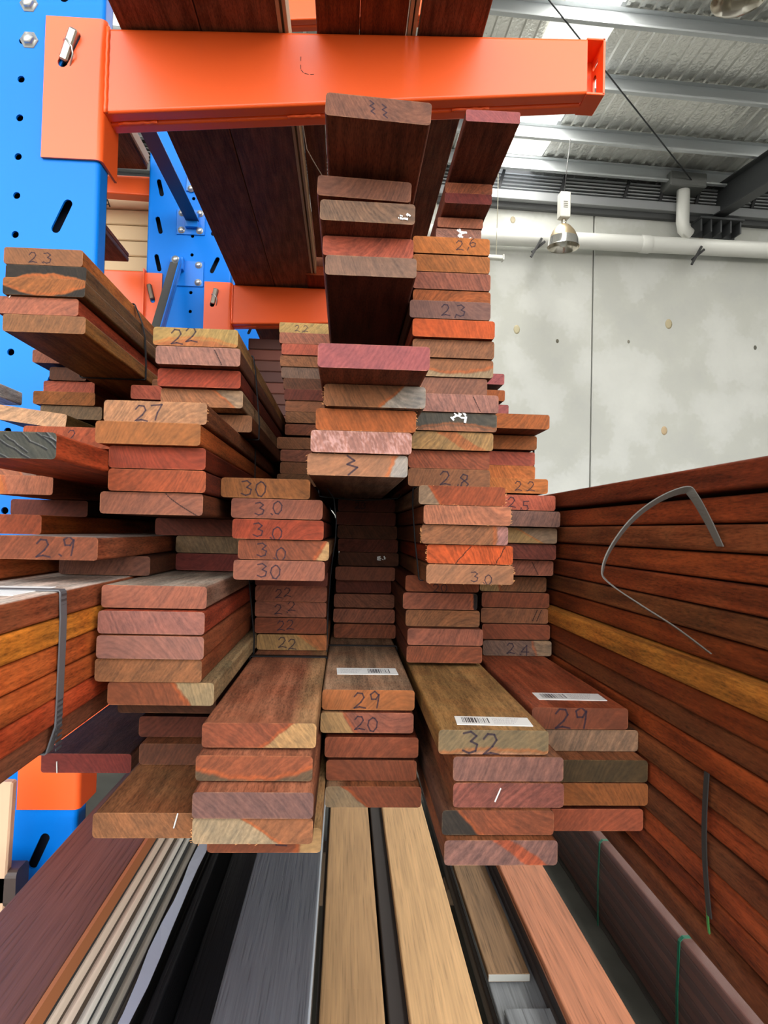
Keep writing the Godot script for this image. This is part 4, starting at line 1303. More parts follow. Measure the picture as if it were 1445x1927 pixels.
func wrapped_pack() -> void:
	var o := thing("wrapped_board_pack", "pack of brown boards in clear plastic film on the concrete floor", "board pack", Vector3(0.885, FLOOR, -1.35))
	for k in 11:
		var c: Array = [[118, 70, 56], [96, 60, 50], [132, 82, 66], [90, 58, 50]][k % 4]
		if k == 10:
			c = [134, 78, 64]
		put(box(Vector3(0.004 - 0.002 * (k % 2), 0.012 + k * 0.0235, -2.2), Vector3(0.15, 0.034 + k * 0.0235, 0), 0.002), "composite_board", paint(c, 0.6), o)
	var film := StandardMaterial3D.new()
	film.albedo_color = Color(0.40, 0.34, 0.32, 0.38)
	film.transparency = BaseMaterial3D.TRANSPARENCY_ALPHA
	film.roughness = 0.34
	film.metallic_specular = 0.4
	var st := SurfaceTool.new()
	st.begin(Mesh.PRIMITIVE_TRIANGLES)
	st.set_smooth_group(0)
	var fnz := FastNoiseLite.new()
	fnz.seed = 12
	fnz.frequency = 3.0
	var nz := 70
	var prof := [Vector2(0.0, 0.0), Vector2(-0.006, 0.004), Vector2(-0.007, 0.06), Vector2(-0.007, 0.12), Vector2(-0.007, 0.18), Vector2(-0.006, 0.24), Vector2(-0.004, 0.272), Vector2(0.004, 0.277), Vector2(0.07, 0.277), Vector2(0.154, 0.277)]
	var row := func(i: int) -> Array:
		var r := []
		for q in prof.size():
			var p: Vector2 = prof[q]
			var z := -2.22 * i / nz
			var k := fnz.get_noise_2d(z * 2.0, q * 0.35) * 0.006
			r.append(Vector3(p.x - absf(k), maxf(p.y + k * 0.5, 0.0), z + 0.01))
		return r
	for i in nz:
		var a: Array = row.call(i)
		var b: Array = row.call(i + 1)
		for q in prof.size() - 1:
			quad(st, a[q], b[q], b[q + 1], a[q + 1])
	put(done(st), "plastic_wrap", film, o)
	for z in [-0.45, -1.02]:
		var g := paint([16, 92, 66], 0.4)
		put(band([Vector3(-0.012, 0.002, z), Vector3(-0.013, 0.14, z - 0.002), Vector3(-0.010, 0.274, z), Vector3(0.0, 0.284, z), Vector3(0.15, 0.282, z)], [Vector3(0, 0, .006), Vector3(0, 0, .006), Vector3(0, 0, .006), Vector3(0, 0, .006), Vector3(0, 0, .006)], 0.0015), "strap", g, o).set_meta("label", "dark green strap")

# ---------------------------------------------------------------- straps
func straps() -> void:
	var black := paint([22, 22, 24], 0.55, 0.0, 0.25)
	var grey := paint([88, 88, 90], 0.5)
	var g := "straps round the board stacks"
	var tight := [
		[["boards of the upper left strapped pile"], 1.044, 0.006, "black strap round the upper left pile topped by the 2.3 board"],
		[["boards of the 22-topped left pile"], 0.893, 0.006, "black strap round the left pile topped by the 22 board"],
		[["boards of the 27-topped left pile"], 0.970, 0.0035, "thin black strap round the left pile topped by the 27 board"],
		[["long boards of the strapped bundle at the left edge"], 0.557, 0.0115, "broad grey ribbed strap round the bundle at the left edge"],
		[["boards of the dusty-topped left pile"], 0.888, 0.006, "dark strap round the dusty-topped left pile, beside the 2.2 ends"],
		[["boards of the low pile left of centre"], 0.870, 0.010, "black ribbed strap across the dusty board below the 22 ends"],
		[["boards of the low centre pile"], 0.960, 0.006, "black ribbed strap across the barcode-labelled centre board"],
		[["boards of the jutting boards beneath the 2,8 board"], 0.785, 0.0035, "thin black strap round the jutting boards beneath the 2,8 board"]]
	for l in tight:
		tag(put(strap_round(l[0], -l[1], l[2]), "strap", grey if l[2] > 0.011 else black), l[3], "strap", g)
	for l in [[-0.037, 0.0715, 0.0445, 0.1505, 0.960, 0.005, 0.004, "slack black strap under the centre pile above the dark recess"], [0.1745, 0.2690, 0.0755, 0.1415, 1.015, 0.006, 0.0, "black strap on the inset boards beside the concrete wall"]]:
		tag(put(strap_loop(l[0], l[1], l[2], l[3], -l[4], l[5], 0.0014, l[6]), "strap", black), l[7], "strap", g)
	var big: MeshInstance3D = get_node("strap_003")
	var rib := begin()
	for k in 30:
		block(rib, Vector3(-0.2137, -0.171 + k * 0.004, -0.5625), Vector3(-0.2129, -0.1692 + k * 0.004, -0.5515), 0.0001)
	put(done(rib), "rib", paint([60, 60, 62], 0.5), big)
	tag(put(band([Vector3(-0.036, 0.0515, -0.84), Vector3(-0.024, 0.0510, -0.84), Vector3(-0.0145, 0.037, -0.842), Vector3(-0.011, 0.012, -0.845), Vector3(-0.0115, -0.012, -0.845), Vector3(-0.0145, -0.035, -0.85), Vector3(-0.0165, -0.056, -0.86), Vector3(-0.019, -0.10, -0.88), Vector3(-0.019, -0.15, -0.885)], [Vector3(0, 0, 0.0022), Vector3(0, 0, 0.0022), Vector3(0, 0, 0.0022), Vector3(0, 0, 0.0022), Vector3(0, 0, 0.0022), Vector3(0, 0, 0.0022), Vector3(0, 0, 0.0022), Vector3(0, 0, 0.0022), Vector3(0, 0, 0.0022)], 0.0012), "strap", black), "loose black strap hanging down the right side of the 3.0 boards", "strap", g)
	# sprung strap ends on the big pack
	var pts := []
	var ac := []
	var key := [[Vector3(0.2765, -0.0053, -0.512), 0.0045, 0.0], [Vector3(0.270, 0.0155, -0.52), 0.0045, 0.1], [Vector3(0.2594, 0.0324, -0.52), 0.004, 0.3], [Vector3(0.2528, 0.0362, -0.52), 0.004, 0.5], [Vector3(0.2334, 0.0285, -0.52), 0.0035, 0.5], [Vector3(0.2133, 0.013, -0.52), 0.0035, 0.5], [Vector3(0.1975, -0.008, -0.52), 0.0035, 0.45], [Vector3(0.1913, -0.0247, -0.52), 0.0035, 0.4], [Vector3(0.1951, -0.0333, -0.52), 0.003, 0.2], [Vector3(0.2183, -0.049, -0.52), 0.003, 0.03], [Vector3(0.2468, -0.0662, -0.52), 0.003, 0.03], [Vector3(0.2744, -0.0853, -0.522), 0.0035, 0.05]]
	var curve := Curve3D.new()
	for k in key.size():
		var t: Vector3 = (key[mini(k + 1, key.size() - 1)][0] - key[maxi(k - 1, 0)][0]) * 0.17
		curve.add_point(key[k][0], -t, t)
	for k in 61:
		var f := k / 60.0 * (key.size() - 1)
		var i := mini(int(f), key.size() - 2)
		pts.append(curve.sample(i, f - i))
		var tw: float = lerpf(key[i][2], key[i + 1][2], f - i)
		var d: Vector3 = (curve.sample(i, minf(f - i + 0.02, 1.0)) - curve.sample(i, maxf(f - i - 0.02, 0.0))).normalized()
		var side := Vector3(0, 0, 1).slerp(d.cross(Vector3(0, 0, 1)).normalized(), tw * 0.85)
		ac.append(side.normalized() * lerpf(key[i][1], key[i + 1][1], f - i))
	tag(put(band(pts, ac, 0.0009), "strap", paint([92, 88, 82], 0.4, 0.0, 0.3)), "sprung dark strap looping out from the big pack on the right", "strap")
	var p2 := []
	var a2 := []
	for k in 12:
		var t := k / 11.0
		p2.append(Vector3(0.2735 - 0.003 * sin(t * PI), -0.174 - t * 0.103, -0.522 + 0.006 * t))
		a2.append(Vector3(0, 0, 0.0032))
	tag(put(band(p2, a2, 0.0009), "strap", paint([46, 44, 42], 0.5, 0.0, 0.3)), "flat dark strap down the lower boards of the big pack", "strap")
	tag(put(band([Vector3(0.2735, -0.271, -0.5195), Vector3(0.2735, -0.283, -0.518), Vector3(0.2738, -0.2955, -0.5145)], [Vector3(0, 0, 0.0014), Vector3(0, 0, 0.0014), Vector3(0, 0, 0.001)], 0.0008), "strap", paint([52, 108, 50], 0.4)), "short green strap tail hanging below the big pack", "strap")

# ---------------------------------------------------------------- things fixed on the boards
func barcode_label(parent: Node3D, at: Vector3, w: float, h: float, turn: float, bars_left: bool) -> void:
	var im := Image.create(256, 96, false, Image.FORMAT_RGB8)
	im.fill(Color8(226, 222, 214))
	var r := RandomNumberGenerator.new()
	r.seed = 5
	var x := 22 if bars_left else 132
	var stop := x + 96
	while x < stop:
		var bw := r.randi_range(1, 5)
		im.fill_rect(Rect2i(x, 14, bw, 60), Color8(34, 34, 36))
		x += bw + r.randi_range(1, 5)
	var tx := 128 if bars_left else 16
	for line in 5:
		var cx := tx
		while cx < tx + 92 - line * 6:
			var lw := r.randi_range(2, 6)
			im.fill_rect(Rect2i(cx, 14 + line * 14, lw, 6), Color8(176, 168, 164))
			cx += lw + r.randi_range(1, 4)
	var m := StandardMaterial3D.new()
	m.albedo_texture = ImageTexture.create_from_image(im)
	m.roughness = 0.45
	var st := SurfaceTool.new()
	st.begin(Mesh.PRIMITIVE_TRIANGLES)
	st.set_smooth_group(-1)
	var c := [Vector3(-w / 2, 0.0005, -h / 2), Vector3(w / 2, 0.0005, -h / 2), Vector3(w / 2, 0.0005, h / 2), Vector3(-w / 2, 0.0005, h / 2)]
	var u := [Vector2(0, 0), Vector2(1, 0), Vector2(1, 1), Vector2(0, 1)]
	for k in [0, 1, 2, 0, 2, 3]:
		st.set_uv(u[k])
		st.add_vertex(c[k])
	for k in 4:
		var j := (k + 1) % 4
		for q in [[c[j], u[j]], [c[k], u[k]], [c[k] - Vector3(0, 0.0005, 0), u[k]], [c[j], u[j]], [c[k] - Vector3(0, 0.0005, 0), u[k]], [c[j] - Vector3(0, 0.0005, 0), u[j]]]:
			st.set_uv(q[1] * 0.02)
			st.add_vertex(q[0])
	var o := put(done(st), "barcode_label", m, parent, at)
	o.rotation.y = turn
	o.set_meta("label", "white barcode label")

func staple(parent: Node3D, u: float, v: float, lean: float, size := 0.012) -> void:
	var o := put(bar(Vector3(0, -size / 2, 0), Vector3(0, size / 2, 0), Vector3(1, 0, 0), 0.0011, 0.0012, 0.0003), "staple", paint([226, 224, 218], 0.4, 0.3), parent, Vector3((u - 0.5) * 0.09, (0.5 - v) * 0.0198, 0.0006))
	o.rotation.z = lean

func tape(parent: Node3D, u: float, v: float, size: float, sd: int) -> void:
	var r := RandomNumberGenerator.new()
	r.seed = sd
	var st := begin()
	for k in 9:
		var a := r.randf() * TAU
		var p := Vector3(r.randf_range(-1, 1) * size * 0.8, r.randf_range(-1, 1) * size * 0.45, 0.0004)
		var s := size * r.randf_range(0.15, 0.4)
		block(st, Vector3(-s, -s * 0.35, -0.0004), Vector3(s, s * 0.35, 0.0004 + 0.0006 * r.randf()), 0.0002, Transform3D(Basis(Vector3(0, 0, 1), a), p))
	put(done(st), "tape_scrap", paint([232, 230, 226], 0.5), parent, Vector3((u - 0.5) * 0.09, (0.5 - v) * 0.0198, 0.0)).set_meta("label", "torn white tape")

func splinters(parent: Node3D, sd: int, right: bool, n := 16) -> void:
	var r := RandomNumberGenerator.new()
	r.seed = sd
	var st := begin()
	for k in n:
		var x := 0.045 if right else -0.045
		var y := r.randf_range(-0.0099, 0.0099)
		if r.randf() < 0.45:
			x = r.randf_range(-0.045, 0.045)
			y = -0.0098 if r.randf() < 0.5 else 0.0098
		var a := r.randf_range(-0.9, 0.9) + (0.0 if right else PI)
		var l := r.randf_range(0.0008, 0.0024)
		block(st, Vector3(0, -0.00012, -0.0003), Vector3(l, 0.00012, 0.0003), 0.00005, Transform3D(Basis(Vector3(0, 0, 1), a), Vector3(x, y, -0.0002)))
	put(done(st), "splinters", paint([214, 150, 92], 0.8), parent).set_meta("kind", "stuff")

func boards() -> void:
	var o: MeshInstance3D
	board(0.0191, 0.3573, 0.5934, 0.0900, 0.0195, 1.70, -0.050, "mbrown", "dk", [], ["mm", 0.52, 0.45, 0.55, 6], "", "dark brown squiggle-marked board, topmost of the tall centre pile", "boards of the tall centre pile")
	board(0.0100, 0.3273, 0.6738, 0.0900, 0.0195, 1.70, -0.035, "mbrown", "dk", [], [], "", "plain dull brown board, second from top of the tall centre pile", "boards of the tall centre pile")
	o = board(0.0135, 0.3016, 0.6665, 0.0900, 0.0195, 1.70, -0.010, "mgrey", "dk", [], [], "tape_staple", "greyish brown white-tape-flecked board, third from top of the tall centre pile", "boards of the tall centre pile")
	tape(o, 0.88, 0.62, 0.006, 6)
	board(0.0155, 0.2810, 0.6985, 0.0900, 0.0195, 1.70, 0.000, "redpink", "dk", [], [], "", "pinkish red streaked board, fourth from top of the tall centre pile", "boards of the tall centre pile")
	board(0.0187, 0.2603, 0.6946, 0.0900, 0.0195, 1.70, 0.000, "mgrey", "vdk", [], [], "", "dull purple-grey long-overhanging board, fifth from top of the tall centre pile", "boards of the tall centre pile")
	board(0.0194, 0.1393, 0.5666, 0.0900, 0.0195, 1.70, 0.000, "rose", "dk", [], [], "", "wide rose-red board, sixth from top of the tall centre pile", "boards of the tall centre pile")
	o = board(0.0231, 0.1191, 0.6264, 0.0900, 0.0195, 1.70, 0.000, "brown", "", ["r", 0.8, 0.57, 0, "silver"], [], "", "brown and silver-grey two-toned board, seventh from top of the tall centre pile", "boards of the tall centre pile")
	splinters(o, 7, false, 14)
	o = board(0.0160, 0.0989, 0.6360, 0.0900, 0.0195, 1.70, 0.000, "orange", "", [], [], "", "rusty orange board, eighth from top of the tall centre pile", "boards of the tall centre pile")
	splinters(o, 10, true, 12)
	board(0.0122, 0.0787, 0.6326, 0.0900, 0.0195, 1.70, 0.000, "pale", "", [], [], "", "pale chalky pink board, ninth from top of the tall centre pile", "boards of the tall centre pile")
	o = board(0.0095, 0.0585, 0.6378, 0.0900, 0.0195, 1.70, 0.000, "tanpink", "", ["r", 0.9, 0.82, 0, "silver"], [">", 0.47, 0.5, 0.85, 0], "", "tan-pink scribble-marked board, lowest of the tall centre pile", "boards of the tall centre pile")
	splinters(o, 6, false, 10)
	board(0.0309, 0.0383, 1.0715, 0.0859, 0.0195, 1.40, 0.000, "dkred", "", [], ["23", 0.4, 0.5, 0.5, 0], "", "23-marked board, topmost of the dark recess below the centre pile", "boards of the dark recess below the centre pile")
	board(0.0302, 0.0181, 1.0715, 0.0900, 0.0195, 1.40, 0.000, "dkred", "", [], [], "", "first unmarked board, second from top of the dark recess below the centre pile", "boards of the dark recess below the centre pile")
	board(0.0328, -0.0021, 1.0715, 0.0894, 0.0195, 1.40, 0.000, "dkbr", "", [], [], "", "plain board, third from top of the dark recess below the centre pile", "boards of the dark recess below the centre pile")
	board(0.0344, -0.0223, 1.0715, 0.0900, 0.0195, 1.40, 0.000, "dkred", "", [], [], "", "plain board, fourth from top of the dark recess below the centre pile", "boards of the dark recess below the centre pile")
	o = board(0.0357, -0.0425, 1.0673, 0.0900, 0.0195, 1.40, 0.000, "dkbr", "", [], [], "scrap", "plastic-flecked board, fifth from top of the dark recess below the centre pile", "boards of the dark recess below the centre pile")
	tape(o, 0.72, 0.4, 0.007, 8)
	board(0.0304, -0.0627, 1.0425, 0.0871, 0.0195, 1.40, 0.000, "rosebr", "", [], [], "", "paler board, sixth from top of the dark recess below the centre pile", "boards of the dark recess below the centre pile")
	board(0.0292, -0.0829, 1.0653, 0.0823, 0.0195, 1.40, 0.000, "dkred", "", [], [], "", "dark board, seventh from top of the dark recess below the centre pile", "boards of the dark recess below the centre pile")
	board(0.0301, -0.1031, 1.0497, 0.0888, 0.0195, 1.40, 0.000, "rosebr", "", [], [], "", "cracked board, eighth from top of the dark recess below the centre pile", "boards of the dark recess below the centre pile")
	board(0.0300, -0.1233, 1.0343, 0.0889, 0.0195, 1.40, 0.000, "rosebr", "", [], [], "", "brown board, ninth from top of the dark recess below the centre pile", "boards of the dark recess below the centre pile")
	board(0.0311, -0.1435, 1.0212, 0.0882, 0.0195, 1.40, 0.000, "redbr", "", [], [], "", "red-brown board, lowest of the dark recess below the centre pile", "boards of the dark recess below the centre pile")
	o = board(0.0265, -0.1645, 0.6972, 0.0900, 0.0195, 1.70, 0.000, "orbrown", "greytop", [], ["29", 0.5, 0.52, 0.75, -4], "label_mid", "orange-brown barcode-labelled and 29-marked board, topmost of the low centre pile", "boards of the low centre pile")
	barcode_label(o, Vector3(0.001, 0.0099, -0.090), 0.066, 0.034, 0.03, false)
	board(0.0256, -0.1857, 0.6939, 0.0900, 0.0195, 1.70, 0.000, "rosebr", "dk", ["l", 0.22, 0.36, 0, "tan"], ["20", 0.5, 0.5, 0.65, 4], "", "rose board with tan corner, second from top of the low centre pile", "boards of the low centre pile")
	board(0.0304, -0.2080, 0.6900, 0.0900, 0.0195, 1.70, 0.000, "redbr", "", [], [], "", "red-brown board, third from top of the low centre pile", "boards of the low centre pile")
	board(0.0306, -0.2293, 0.6879, 0.0865, 0.0195, 1.70, 0.000, "redbr", "", [], [], "", "darker red-brown board, fourth from top of the low centre pile", "boards of the low centre pile")
	board(0.0324, -0.2495, 0.6745, 0.0900, 0.0195, 1.70, 0.000, "redbr", "brown", ["l", 0.16, 0.44, 0, "tangrey"], [], "", "tan-cornered brown board, lowest of the low centre pile", "boards of the low centre pile")
	board(-0.0828, 0.3617, 1.2796, 0.0900, 0.0195, 1.40, 0.000, "tan", "", [], ["2,2", 0.45, 0.5, 0.55, 0], "", "2,2-marked tan board, topmost of the pile behind left of centre", "boards of the pile behind left of centre")
	board(-0.0814, 0.3415, 1.2724, 0.0900, 0.0195, 1.40, 0.000, "rosebr", "", [], [], "", "brown board, second from top of the pile behind left of centre", "boards of the pile behind left of centre")
	board(-0.0788, 0.3213, 1.2715, 0.0864, 0.0195, 1.40, 0.000, "redpink", "", [], [], "", "reddish board, third from top of the pile behind left of centre", "boards of the pile behind left of centre")
	board(-0.0793, 0.3007, 1.2747, 0.0900, 0.0195, 1.40, 0.000, "brown", "", [], [], "", "plain board, fourth from top of the pile behind left of centre", "boards of the pile behind left of centre")
	board(-0.0768, 0.2805, 1.2774, 0.0900, 0.0195, 1.40, 0.000, "mgrey", "", [], [], "", "scratched board, fifth from top of the pile behind left of centre", "boards of the pile behind left of centre")
	board(-0.0725, 0.2603, 1.2747, 0.0900, 0.0195, 1.40, 0.000, "dkbr", "", [], [], "", "shadowed board, sixth from top of the pile behind left of centre", "boards of the pile behind left of centre")
	board(-0.0701, 0.2401, 1.2718, 0.0900, 0.0195, 1.40, 0.000, "dkred", "", [], [], "", "dark red board, seventh from top of the pile behind left of centre", "boards of the pile behind left of centre")
	board(-0.0676, 0.2199, 1.2749, 0.0900, 0.0195, 1.40, 0.000, "brown", "", [], [], "", "two-tone board, eighth from top of the pile behind left of centre", "boards of the pile behind left of centre")
	board(-0.0671, 0.1997, 1.2740, 0.0900, 0.0195, 1.40, 0.000, "brown", "", [], [], "", "curved-grain board, ninth from top of the pile behind left of centre", "boards of the pile behind left of centre")
	board(-0.0674, 0.1779, 1.2747, 0.0900, 0.0195, 1.40, 0.000, "redbr", "", [], [], "", "red-brown board, tenth from top of the pile behind left of centre", "boards of the pile behind left of centre")
	board(-0.0720, 0.1425, 1.1848, 0.0900, 0.0195, 1.40, 0.000, "brown", "", [], [], "", "recessed brown board, eleventh from top of the pile behind left of centre", "boards of the pile behind left of centre")
	board(-0.0686, 0.1217, 1.1848, 0.0843, 0.0195, 1.40, 0.000, "rosebr", "", [], [], "", "recessed rosy board, twelfth from top of the pile behind left of centre", "boards of the pile behind left of centre")
	board(-0.0702, 0.1012, 1.1865, 0.0812, 0.0195, 1.40, 0.000, "brown", "", [], [], "", "recessed tan board, thirteenth from top of the pile behind left of centre", "boards of the pile behind left of centre")
	board(-0.0744, 0.0810, 1.1828, 0.0819, 0.0195, 1.40, 0.000, "brown", "", [], [], "", "recessed lowest board, lowest of the pile behind left of centre", "boards of the pile behind left of centre")
	board(-0.0800, 0.0398, 0.7110, 0.0877, 0.0195, 1.70, 0.000, "orbrown", "", [], ["30", 0.38, 0.5, 0.72, 2], "", "orange-brown 30-marked board, topmost of the pile of 3.0 boards", "boards of the pile of 3.0 boards")
	board(-0.0682, 0.0196, 0.7104, 0.0900, 0.0195, 1.70, 0.000, "rosebr", "", [], ["3.0", 0.42, 0.5, 0.62, -2], "", "rosy 3.0-marked board, second from top of the pile of 3.0 boards", "boards of the pile of 3.0 boards")
	board(-0.0667, -0.0008, 0.7108, 0.0900, 0.0195, 1.70, 0.000, "red", "", [], ["3.0", 0.4, 0.52, 0.66, 5], "", "red 3.0-marked board, third from top of the pile of 3.0 boards", "boards of the pile of 3.0 boards")
	board(-0.0610, -0.0211, 0.7149, 0.0900, 0.0195, 1.70, 0.000, "redbr", "", ["r", 0.99, 0.86, 0, "tan"], ["3.0", 0.38, 0.5, 0.66, 6], "", "tan-cornered 3.0-marked board, fourth from top of the pile of 3.0 boards", "boards of the pile of 3.0 boards")
	board(-0.0646, -0.0413, 0.7117, 0.0900, 0.0195, 1.70, 0.000, "rosebr", "", [], ["30", 0.4, 0.5, 0.66, 4], "", "rosy 30-marked board, lowest of the pile of 3.0 boards", "boards of the pile of 3.0 boards")
	board(-0.0657, -0.0615, 0.8965, 0.0900, 0.0195, 1.70, 0.000, "dkred", "", [], [], "", "shadowed board, topmost of the pile under the 3.0 boards", "boards of the pile under the 3.0 boards")
	board(-0.0665, -0.0817, 0.9066, 0.0900, 0.0195, 1.70, 0.000, "rosebr", "", [], ["22", 0.4, 0.5, 0.55, -6], "", "22-marked rosy board, second from top of the pile under the 3.0 boards", "boards of the pile under the 3.0 boards")
	board(-0.0668, -0.1019, 0.9114, 0.0900, 0.0195, 1.70, 0.000, "rosebr", "", [], ["2.2", 0.43, 0.5, 0.6, -6], "", "2.2-marked board, third from top of the pile under the 3.0 boards", "boards of the pile under the 3.0 boards")
	board(-0.0661, -0.1221, 0.9086, 0.0900, 0.0195, 1.70, 0.000, "redbr", "", [], ["22", 0.44, 0.5, 0.6, -4], "", "22-marked red-brown board, fourth from top of the pile under the 3.0 boards", "boards of the pile under the 3.0 boards")
	board(-0.0637, -0.1439, 0.9139, 0.0900, 0.0195, 1.70, 0.000, "tan", "", ["r", 0.6, 0.9, 0, "orbrown"], ["22", 0.44, 0.5, 0.65, 6], "", "22-marked tan board, lowest of the pile under the 3.0 boards", "boards of the pile under the 3.0 boards")
	board(-0.0642, -0.1643, 0.5742, 0.0900, 0.0195, 1.70, 0.000, "redbr", "dustred", ["r", 0.8, 0.53, 0, "tan"], [], "", "dusty red-brown with tan corner board, topmost of the low pile left of centre", "boards of the low pile left of centre")
	board(-0.0660, -0.1863, 0.5622, 0.0900, 0.0195, 1.70, 0.000, "redbr", "dustred", ["b", 0.58, 0.97, 0.5, "dkgreyb"], [], "", "red board with dark arched edge, second from top of the low pile left of centre", "boards of the low pile left of centre")
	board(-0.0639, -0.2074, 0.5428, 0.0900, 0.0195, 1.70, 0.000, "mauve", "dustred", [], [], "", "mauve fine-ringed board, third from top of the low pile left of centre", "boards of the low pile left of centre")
	o = board(-0.0640, -0.2276, 0.5462, 0.0900, 0.0195, 1.70, 0.000, "brown", "", ["l", 0.38, 0.72, 0, "cream"], [], "", "half cream half brown board, fourth from top of the low pile left of centre", "boards of the low pile left of centre")
	splinters(o, 8, false, 14)
	board(-0.0582, -0.2478, 0.5769, 0.0900, 0.0195, 1.70, 0.000, "redbr", "tan", ["r", 0.86, 0.8, 0, "tan"], ["L", 0.66, 0.4, 0.6, 0], "", "mostly hidden L-marked board, lowest of the low pile left of centre", "boards of the low pile left of centre")
	board(0.1149, 0.3339, 0.8150, 0.0900, 0.0195, 1.70, 0.000, "tanor", "", [], ["2,6", 0.7, 0.45, 0.55, -6], "", "tan 2,6-marked board, topmost of the tall pile right of centre", "boards of the tall pile right of centre")
	board(0.1154, 0.3127, 0.8150, 0.0900, 0.0195, 1.70, 0.000, "orbrown", "", [], [], "", "orange-brown board, second from top of the tall pile right of centre", "boards of the tall pile right of centre")
	board(0.1152, 0.2897, 0.8081, 0.0900, 0.0195, 1.70, 0.000, "rosebr", "", [], [], "", "rosy straight-ringed board, third from top of the tall pile right of centre", "boards of the tall pile right of centre")
	board(0.1159, 0.2695, 0.8097, 0.0900, 0.0195, 1.70, 0.000, "orange", "", [], [], "", "orange dark-flecked board, fourth from top of the tall pile right of centre", "boards of the tall pile right of centre")
	board(0.1091, 0.2450, 0.7726, 0.0895, 0.0195, 1.70, 0.000, "mauve", "", [], ["2,3", 0.55, 0.5, 0.62, 0], "", "mauve 2,3-marked board, fifth from top of the tall pile right of centre", "boards of the tall pile right of centre")
	board(0.1120, 0.2216, 0.7629, 0.0900, 0.0195, 1.70, 0.000, "redor", "", [], [], "", "bright orange-red board, sixth from top of the tall pile right of centre", "boards of the tall pile right of centre")
	board(0.1133, 0.2014, 0.7701, 0.0900, 0.0195, 1.70, 0.000, "brown", "", [], [], "", "flat brown board, seventh from top of the tall pile right of centre", "boards of the tall pile right of centre")
	board(0.1134, 0.1812, 0.7740, 0.0900, 0.0195, 1.70, 0.000, "brown", "", ["b", 0.5, 0.8, 0.45, "tangrey"], [], "", "brown board with tan lower half, eighth from top of the tall pile right of centre", "boards of the tall pile right of centre")
	board(0.1074, 0.1610, 0.7766, 0.0900, 0.0195, 1.70, 0.000, "mbrown", "", [], [], "", "dull brown inset board, ninth from top of the tall pile right of centre", "boards of the tall pile right of centre")
	board(0.1179, 0.1408, 0.7642, 0.0900, 0.0195, 1.70, 0.000, "rosegrey", "", [], [], "crack", "rose-grey crack-dotted board, tenth from top of the tall pile right of centre", "boards of the tall pile right of centre")
	o = board(0.1171, 0.1206, 0.7671, 0.0900, 0.0195, 1.70, 0.000, "stone", "", ["b", 0.95, 0.72, 0.95, "brown"], [], "tape", "charcoal-grey white-tape-marked board, eleventh from top of the tall pile right of centre", "boards of the tall pile right of centre")
	tape(o, 0.53, 0.18, 0.010, 4)
	board(0.1142, 0.1004, 0.7704, 0.0900, 0.0195, 1.70, 0.000, "tan", "", ["d", 0.42, 0.78, 0.12, "orbrown"], [], "", "golden tan orange-streaked board, twelfth from top of the tall pile right of centre", "boards of the tall pile right of centre")
	board(0.1120, 0.0802, 0.7782, 0.0900, 0.0195, 1.70, 0.000, "redbr", "", [], [], "", "plain red-brown board, thirteenth from top of the tall pile right of centre", "boards of the tall pile right of centre")
	board(0.1118, 0.0598, 0.7722, 0.0900, 0.0195, 1.70, 0.000, "brown", "", [], ["2,8", 0.58, 0.5, 0.75, 4], "", "brown 2,8-marked board, lowest of the tall pile right of centre", "boards of the tall pile right of centre")
	o = board(0.1194, 0.0385, 0.7286, 0.0900, 0.0195, 1.70, 0.000, "redor2", "", ["l", 0.1, 0.24, 0, "greytan"], [], "", "orange-red grey-cornered board, topmost of the jutting boards beneath the 2,8 board", "boards of the jutting boards beneath the 2,8 board")
	splinters(o, 5, true, 14)
	o = board(0.1243, 0.0183, 0.7240, 0.0900, 0.0195, 1.70, 0.000, "pinkbr", "", [], [], "", "pinkish board, second from top of the jutting boards beneath the 2,8 board", "boards of the jutting boards beneath the 2,8 board")
	splinters(o, 4, true, 18)
	o = board(0.1231, -0.0019, 0.7293, 0.0900, 0.0195, 1.70, 0.000, "brown", "", ["r", 0.88, 0.86, 0, "rosegrey"], [], "", "hairy-edged brown board, third from top of the jutting boards beneath the 2,8 board", "boards of the jutting boards beneath the 2,8 board")
	splinters(o, 1, false, 26)
	o = board(0.1296, -0.0221, 0.7337, 0.0900, 0.0195, 1.70, 0.000, "redor", "", [], [], "crack2", "cracked bright orange board, fourth from top of the jutting boards beneath the 2,8 board", "boards of the jutting boards beneath the 2,8 board")
	splinters(o, 3, false, 16)
	o = board(0.1285, -0.0423, 0.7252, 0.0900, 0.0195, 1.70, 0.000, "tanpink", "", [], ["3.0", 0.64, 0.6, 0.5, 4], "", "pale tan-pink 3.0-marked board, lowest of the jutting boards beneath the 2,8 board", "boards of the jutting boards beneath the 2,8 board")
	splinters(o, 2, true, 22)
	board(0.1196, -0.0625, 0.8658, 0.0900, 0.0195, 1.70, 0.000, "redbr", "", [], ["20", 0.48, 0.75, 0.5, 0], "", "20-marked red-brown board, topmost of the pile under the jutting boards", "boards of the pile under the jutting boards")
	board(0.1160, -0.0827, 0.8546, 0.0900, 0.0195, 1.70, 0.000, "rosebr", "", ["r", 0.95, 0.95, 0, "black"], [], "", "rosy dark-ended board, second from top of the pile under the jutting boards", "boards of the pile under the jutting boards")
	board(0.1201, -0.1037, 0.8590, 0.0900, 0.0195, 1.70, 0.000, "brown", "", [], [], "", "plain brown board, third from top of the pile under the jutting boards", "boards of the pile under the jutting boards")
	board(0.1215, -0.1239, 0.8438, 0.0900, 0.0195, 1.70, 0.000, "rosebr", "", [], [], "", "rosy brown board, fourth from top of the pile under the jutting boards", "boards of the pile under the jutting boards")
	board(0.1208, -0.1445, 0.8432, 0.0900, 0.0195, 1.70, 0.000, "redbr", "", [], [], "", "red-brown board, lowest of the pile under the jutting boards", "boards of the pile under the jutting boards")
